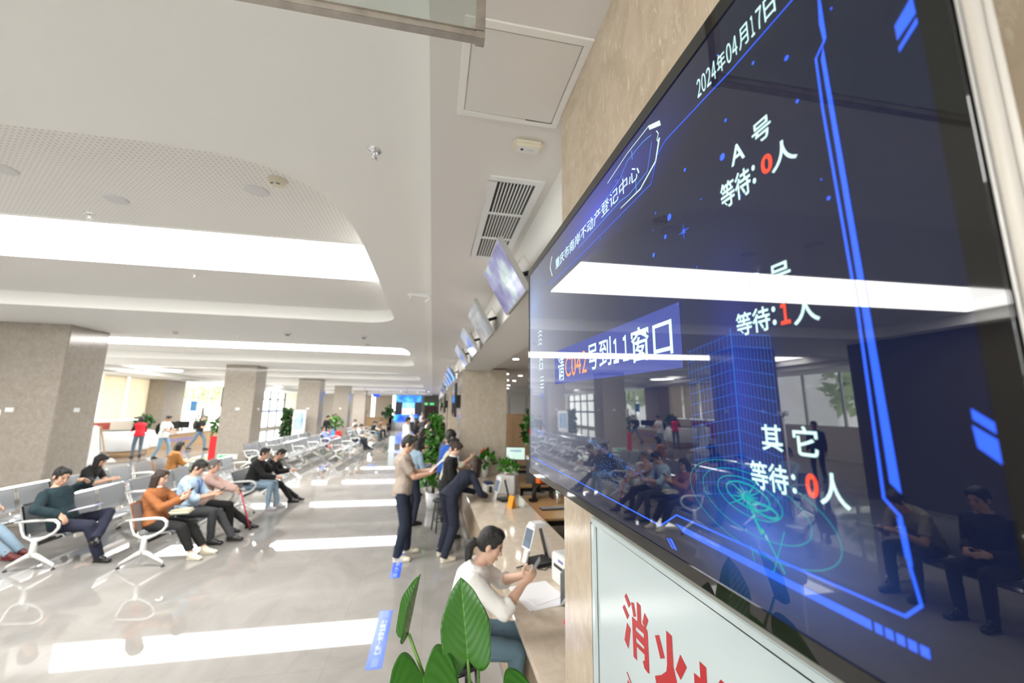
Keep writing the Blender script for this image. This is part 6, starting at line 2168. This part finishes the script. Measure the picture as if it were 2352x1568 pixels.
plant((0.10, 9.45, 0), 'tall climbing plant on a pole in a white pot behind the person in taupe', LAQUER, (0.165, 0.34),
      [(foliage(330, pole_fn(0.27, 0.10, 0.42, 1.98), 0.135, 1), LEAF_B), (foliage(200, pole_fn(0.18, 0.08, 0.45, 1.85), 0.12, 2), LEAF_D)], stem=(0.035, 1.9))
plant((1.34, 7.15, 1.055), 'small bright fern standing on the white counter printer', PLASTIC_W, (0.08, 0.08),
      [(foliage(120, ball_fn((0, 0, 0.12), 0.17, 0.17, 0.12), 0.085, 3, 0.5, 0.0), LEAF_B)], 'counter plants')
r = plant((1.14, 8.72, 0.75), 'red-flowered plant in a slim white pot on the counter before the column', LAQUER, (0.075, 0.26),
          [(foliage(46, ball_fn((0, 0, 0.34), 0.16, 0.16, 0.14), 0.14, 4, 0.5, 0.0), LEAF)], 'counter plants')
foliage(9, ball_fn((-0.02, 0, 0.52), 0.05, 0.05, 0.05), 0.09, 5).build('flower', mat('red bract', (0.65, 0.07, 0.06), 0.4), r, recalc=False)
plant((2.90, 11.6, 0.0), 'leafy plant in a tall white pot in front of the wooden partition', LAQUER, (0.2, 0.85),
      [(foliage(240, ball_fn((0, 0, 1.5), 0.26, 0.26, 0.66), 0.19, 6), LEAF)])
plant((-7.75, 24.4, 0.0), 'tall dark green plant left of the white tablet kiosk', LAQUER, (0.2, 0.4),
      [(foliage(300, pole_fn(0.30, 0.14, 0.4, 1.95), 0.24, 7), LEAF_D)])
plant((-12.75, 21.4, 1.0), 'round green plant on the reception desk beside the red vest', LAQUER, (0.14, 0.18),
      [(foliage(160, ball_fn((0, 0, 0.36), 0.28, 0.28, 0.30), 0.16, 8), LEAF_D)])
plant((-12.7, 25.9, 0.82), 'small light green plant on the wooden counter by the bright window', LAQUER, (0.11, 0.14),
      [(foliage(70, ball_fn((0, 0, 0.42), 0.24, 0.24, 0.36), 0.18, 9), LEAF_B)])
PLR = mat('planter red', (0.75, 0.035, 0.045), 0.4)
r = thing('planter', 'tall slim red planter box with green leaves beside the second left column', 'planter', (-8.0, 17.6, 0))
MB().b6(-0.16, 0.16, -0.16, 0.16, 0, 1.0).build('box', PLR, r, bevel=0.008)
foliage(80, ball_fn((0, 0, 1.3), 0.16, 0.16, 0.42), 0.18, 10).build('foliage', LEAF, r, recalc=False)
r = thing('planter', 'red planter with green plant and red flowers left of the fourth left column', 'planter', (-6.3, 29.2, 0))
MB().b6(-0.4, 0.4, -0.2, 0.2, 0, 0.55).build('box', PLR, r, bevel=0.01)
foliage(160, ball_fn((0, 0, 1.05), 0.45, 0.3, 0.5), 0.2, 11).build('foliage', LEAF, r, recalc=False)
plant((-4.05, 41.2, 0.0), 'dark plant standing left of the blue screen wall', BLACKM, (0.22, 0.6), [(foliage(160, ball_fn((0, 0, 1.5), 0.4, 0.4, 0.75), 0.28, 12), LEAF_D)])
plant((0.1, 41.0, 0.0), 'dark plant below the dark red door', BLACKM, (0.22, 0.5), [(foliage(140, ball_fn((0, 0, 1.2), 0.4, 0.4, 0.6), 0.26, 13), LEAF_D)])
plant((-6.6, 42.3, 1.22), 'small plant on the far wooden counter', LAQUER, (0.15, 0.2), [(foliage(60, ball_fn((0, 0, 0.4), 0.3, 0.3, 0.28), 0.2, 14), LEAF)])

# ================================================================ RECEPTION SIDE
rd = thing('reception_desk', 'round white reception desk with a wooden plinth behind the red vest', 'reception desk', (-13.05, 20.4, 0))
MB().lathe((0, 0, 0), [(1.06, 0.24), (1.10, 0.27), (1.10, 1.0), (1.06, 1.03)], 56).build('drum', LAQUER, rd)
MB().lathe((0, 0, 0), [(0.97, 0.0), (0.97, 0.24)], 48).build('plinth', WOOD, rd)
MB().lathe((0, 0, 0), [(0.85, 1.03), (0.85, 1.032)], 40).build('worktop', BLACKM, rd)
ks = thing('information_kiosk', 'slanted white kiosk with a wood-edged side left of the round reception desk', 'kiosk', (-12.45, 18.45, 0), rad(38))
prof = [(-0.36, 0.0), (0.26, 0.0), (0.26, 0.10), (0.12, 0.16), (-0.02, 1.30), (-0.12, 1.32), (-0.34, 0.4)]
m = MB().loft([[(x, y, z) for x, z in prof] for y in (-0.42, 0.38)], smooth=False)
m.build('body', LAQUER, ks, bevel=0.01)
m = MB().loft([[(0.27, y, 0.02), (0.31, y, 0.02), (0.03, y, 1.32), (-0.02, y, 1.32)] for y in (-0.43, -0.36)], smooth=False)
m.build('edge_board', WOOD, ks)
M_ = Matrix.Rotation(rad(-7), 3, 'Y')
MB().box((0.062, 0.0, 0.80), (0.012, 0.60, 0.75), M_).build('screen', BEZ, ks)
MB().b6(-0.5, 0.55, -0.6, 0.6, 0, 0.03).build('floor_plate', LAQUER, ks)
rb = thing('wall_poster', 'red poster with a gold emblem on the low wall beside the near left column', 'poster', (-14.99, 20.4, 0.35))
MB().b6(0, 0.02, 0, 2.4, 0, 0.92).build('board', mat('poster red', (0.42, 0.07, 0.05), 0.5, vary=0.4, vscale=3), rb)
m = MB()
m.add([(0.024, 1.1 + 0.17 * math.cos(a) * (1 if k % 2 == 0 else 0.45), 0.62 + 0.17 * math.sin(a) * (1 if k % 2 == 0 else 0.45)) for k, a in enumerate([PI / 2 + i * PI / 5 for i in range(10)])], [tuple(range(10))])
m.build('emblem', mat('poster gold', (0.75, 0.42, 0.08), 0.4), rb)
wc = thing('help_counter', 'long wooden counter with a white top beside the bright window', 'counter', (-13.2, 22.4, 0))
MB().b6(-0.35, 0.35, 0, 6.4, 0.0, 0.66).build('front_panel', WOOD, wc)
MB().b6(-0.42, 0.42, -0.05, 6.45, 0.66, 0.80).build('top', LAQUER, wc, bevel=0.01)
MB().b6(0.35, 0.356, 1.2, 3.2, 0.28, 0.44).build('sign_band', mat('violet band', (0.30, 0.25, 0.45), 0.5, vary=0.5, vscale=6), wc)
wd = thing('white_desk', 'low white desk between the round reception desk and the wooden counter', 'desk', (-13.1, 21.55, 0))
MB().b6(-0.55, 0.55, 0, 0.75, 0.22, 0.95).build('body', LAQUER, wd, bevel=0.02)
MB().b6(-0.5, 0.5, 0.03, 0.72, 0, 0.22).build('plinth', WOOD, wd)
for i, (y, lb) in enumerate(((23.9, 'black monitor on the wooden counter by the bright window'), (24.9, 'second black monitor on the wooden counter, behind the grey cap'))):
    monitor((-13.05, y, 0.80), rad(-75), lb, 0.6, 0.36, False)
for i, (y, c, lb) in enumerate(((27.6, (0.45, 0.45, 0.35), 'colourful poster on the bright window beyond the wooden counter'), (29.3, (0.15, 0.35, 0.65), 'pale blue poster on the bright window, right of the colourful one'))):
    r = thing('window_poster', lb, 'poster', (FX - 0.074, y, 1.75), 0, 'posters on the bright window')
    MB().b6(0, 0.006, 0, 0.8, 0, 0.62).build('sheet', translucent('poster ' + str(i), c, 0.5), r)
    MB().b6(0.006, 0.008, 0.1, 0.7, 0.15, 0.45).build('picture', translucent('poster picture ' + str(i), (0.75, 0.35, 0.2) if i == 0 else (0.2, 0.5, 0.8), 0.4), r)
tb = thing('tablet_kiosk', 'tall white tablet kiosk with a pale blue screen before the third left column', 'kiosk', (-6.85, 23.35, 0), rad(-12))
MB().b6(-0.33, 0.33, -0.06, 0.06, 0.06, 1.95).build('body', LAQUER, tb, bevel=0.03, seg=3)
MB().b6(-0.25, 0.25, -0.0625, -0.0605, 0.95, 1.80).build('screen', pic('kiosk picture', (0.16, 0.32, 0.62), (0.45, 0.66, 0.85), (0.70, 0.86, 0.95), 1.0, 3), tb)
MB().b6(-0.36, 0.36, -0.25, 0.25, 0, 0.06).build('base', LAQUER, tb, bevel=0.01)
r = thing('column_display', 'black display edge-on on the far side of the second left column', 'display screen', (-7.55, 16.75, 2.1))
MB().b6(-0.1, -0.02, 0, 0.85, 0, 0.72).build('casing', BLACK, r, bevel=0.004)
MB().b6(-0.02, 0.0, 0.3, 0.55, 0.2, 0.5).build('wall_bracket', BLACKM, r)
EXG = emit('exit sign green', (0.10, 0.85, 0.25), 0.9)
r = thing('exit_sign', 'small green exit arrow low on the second left column', 'exit sign', (-7.1, 16.6, 0.34))
MB().b6(-0.36, 0.30, -0.02, 0, -0.09, 0.09).build('plate', mat('pale sign plate', (0.70, 0.72, 0.74), 0.4), r)
m = MB()
m.add([(-0.34, -0.022, 0), (-0.2, -0.022, 0.08), (-0.2, -0.022, 0.035), (0.05, -0.022, 0.07), (0.05, -0.022, -0.07), (-0.2, -0.022, -0.035), (-0.2, -0.022, -0.08)], [(0, 1, 2, 5, 6), (2, 3, 4, 5)])
m.build('arrow', EXG, r, recalc=False)
cv = thing('camera_pole', 'slim pale pole with a white camera head at the left edge', 'camera pole', (-5.72, 6.6, 0))
MB().cyl((0, 0, 0), (-0.0, 0, 1.98), 0.018).build('pole', LAQUER, cv)
MB().b6(-0.09, 0.09, -0.05, 0.05, 1.98, 2.07).build('camera_head', LAQUER, cv, bevel=0.01)
MB().cyl((0.03, -0.05, 2.025), (0.03, -0.07, 2.025), 0.025).build('lens', PLASTIC_G, cv)
MB().lathe((0, 0, 0), [(0.16, 0), (0.16, 0.02), (0.03, 0.03)], 20).build('base', LAQUER, cv)

# ================================================================ FAR END
lw = thing('screen_wall', 'bright blue screen wall with a glowing white centre at the far end of the hall', 'screen wall', (-2.45, 43.9, 0))
MB().b6(-1.35, 1.35, 0.05, 0.25, 0.0, 3.4).build('backing', mat('dark screen frame', (0.028, 0.028, 0.045), 0.35), lw)
BLU = pic('blue header picture', (0.02, 0.08, 0.85), (0.03, 0.25, 0.95), (0.10, 0.60, 1.0), 1.1, 1.2)
MB().b6(-1.33, 1.33, 0.0, 0.06, 2.72, 3.40).build('header', BLU, lw)
MB().b6(-0.62, 0.62, 0.0, 0.06, 2.05, 2.68).build('upper_picture', pic('cyan picture', (0.05, 0.35, 0.95), (0.15, 0.65, 1.0), (0.35, 0.85, 1.0), 1.1, 1.5), lw)
MB().b6(-0.62, 0.62, 0.0, 0.06, 1.45, 2.05).build('lower_picture', pic('white red picture', (0.9, 0.15, 0.12), (1.2, 0.9, 0.95), (1.3, 1.25, 1.3), 1.2, 1.6), lw)
MB().b6(-0.75, 1.0, 0.0, 0.06, 1.1, 1.45).build('footer', BLU, lw)
bd = thing('blue_desk', 'glowing blue rounded desk in front of the screen wall', 'desk', (-2.85, 43.0, 0))
MB().loft([[(0.95 * math.cos(a), 0.45 * math.sin(a), z) for a in [k * 2 * PI / 32 for k in range(32)]] for z in (0.75, 0.8, 1.38, 1.42)]).build('band', BLU, bd)
MB().loft([[(0.85 * math.cos(a), 0.38 * math.sin(a), z) for a in [k * 2 * PI / 32 for k in range(32)]] for z in (0.0, 0.75)]).build('plinth', LAQUER, bd)
d1 = structure(MB().b6(-0.72, 0.52, 45.9, 46.0, 0, 2.35).b6(-0.10, -0.08, 45.88, 45.9, 0, 2.35).build('door_1', mat('dark red door', (0.10, 0.022, 0.018), 0.4)))
MB().b6(-0.2, -0.14, 45.84, 45.9, 0.95, 1.15).build('door_handle', STEEL, d1)
for i, (x, lb) in enumerate(((-0.68, 'small green exit sign left above the dark red door'), (-0.05, 'larger green exit sign right above the dark red door'))):
    r = thing('exit_sign', lb, 'exit sign', (x, 45.95, 2.58), 0, 'far exit signs')
    MB().b6(-0.16 - 0.05 * i, 0.16 + 0.05 * i, -0.05, 0, -0.1, 0.1).build('plate', EXG, r, bevel=0.005)
    MB().b6(-0.05, 0.05, -0.055, -0.05, -0.06, 0.06).build('pictogram', mat('sign white', (0.8, 0.9, 0.8), 0.4), r)
HB = emit('blue sign face', (0.05, 0.13, 0.85), 0.8)
for i, (x, y, z, lb) in enumerate(((-8.3, 32.7, 3.14, 'blue hanging sign left of the fourth left column'), (-5.3, 40.5, 3.24, 'blue hanging sign right of the white lamp near the far wall'), (-6.7, 38.9, 3.22, 'blue hanging sign at the edge of the fourth left column'))):
    r = thing('hanging_sign', lb, 'sign', (x, y, z), 0, 'blue hanging signs')
    MB().b6(-0.32, 0.32, -0.03, 0.03, -0.15, 0.15).build('board', HB, r, bevel=0.004)
    MB().cyl((-0.25, 0, 0.15), (-0.25, 0, 3.65 - z), 0.008).cyl((0.25, 0, 0.15), (0.25, 0, 3.65 - z), 0.008).build('hanger', STEEL, r)
for x, y, lb in ((-5.1, 32.5, 'left thin camera rod hanging from the far ceiling'), (-2.0, 32.5, 'right thin camera rod hanging from the far ceiling')):
    r = thing('camera_rod', lb, 'camera', (x, y, Z_MAIN), 0, 'far camera rods')
    MB().cyl((0, 0, 0), (0, 0, -0.42), 0.025).build('rod', mat('rod grey', (0.45, 0.43, 0.40), 0.5), r)
    MB().ell((0, 0, -0.46), (0.07, 0.07, 0.06)).build('camera_head', PLASTIC_W, r)
fc = thing('far_counter', 'light wooden counter along the far wall left of the blue screen wall', 'counter', (-7.4, 42.0, 0))
MB().b6(0, 3.2, 0, 0.6, 0, 1.16).build('body', WOOD, fc)
MB().b6(-0.05, 3.25, -0.05, 0.65, 1.16, 1.22).build('top', WOODP, fc)
monitor((-4.6, 42.3, 1.22), rad(90), 'dark monitor on the far wooden counter', 0.7, 0.4, False)
for i, x in enumerate((-7.6, -5.95)):
    r = thing('roller_blind', ['left beige roller blind on the far wall', 'right beige roller blind on the far wall'][i], 'blind', (x, 45.93, 1.15), 0, 'roller blinds on the far wall')
    MB().b6(0, 1.1 if i == 0 else 1.6, 0, 0.01, 0, 2.3).build('blind_fabric', mat('far blind fabric', (0.66, 0.56, 0.43), 0.8), r)
    MB().b6(0, 1.1 if i == 0 else 1.6, -0.01, 0.02, -0.04, 0).build('bottom_bar', FR_W, r)

# trees outside the left windows
for i, (x, y, s, lb) in enumerate(((-21.0, 15.5, 1.3, 'green tree outside the side window mirrored in the display'), (-23.0, 31.0, 1.5, 'pale green tree outside the bright window by the wooden counter'), (-22.0, 45.0, 1.4, 'green tree outside the dark framed far window'))):
    r = thing('tree', lb, 'tree', (x, y, -0.5), 0, 'trees outside')
    MB().cyl((0, 0, 0), (0, 0, 2.4), 0.16, 0.1).build('trunk', mat('bark', (0.10, 0.07, 0.05), 0.9), r)
    foliage(900, ball_fn((0, 0, 3.2 * s * 0.85), 2.1 * s, 2.1 * s, 1.7 * s), 0.55, 20 + i).build('crown', translucent('leaf with painted sunlight', (0.55, 0.64, 0.40), 0.5), r, recalc=False)  # sunlight is put into the pale leaf colour, no sun lamp outside
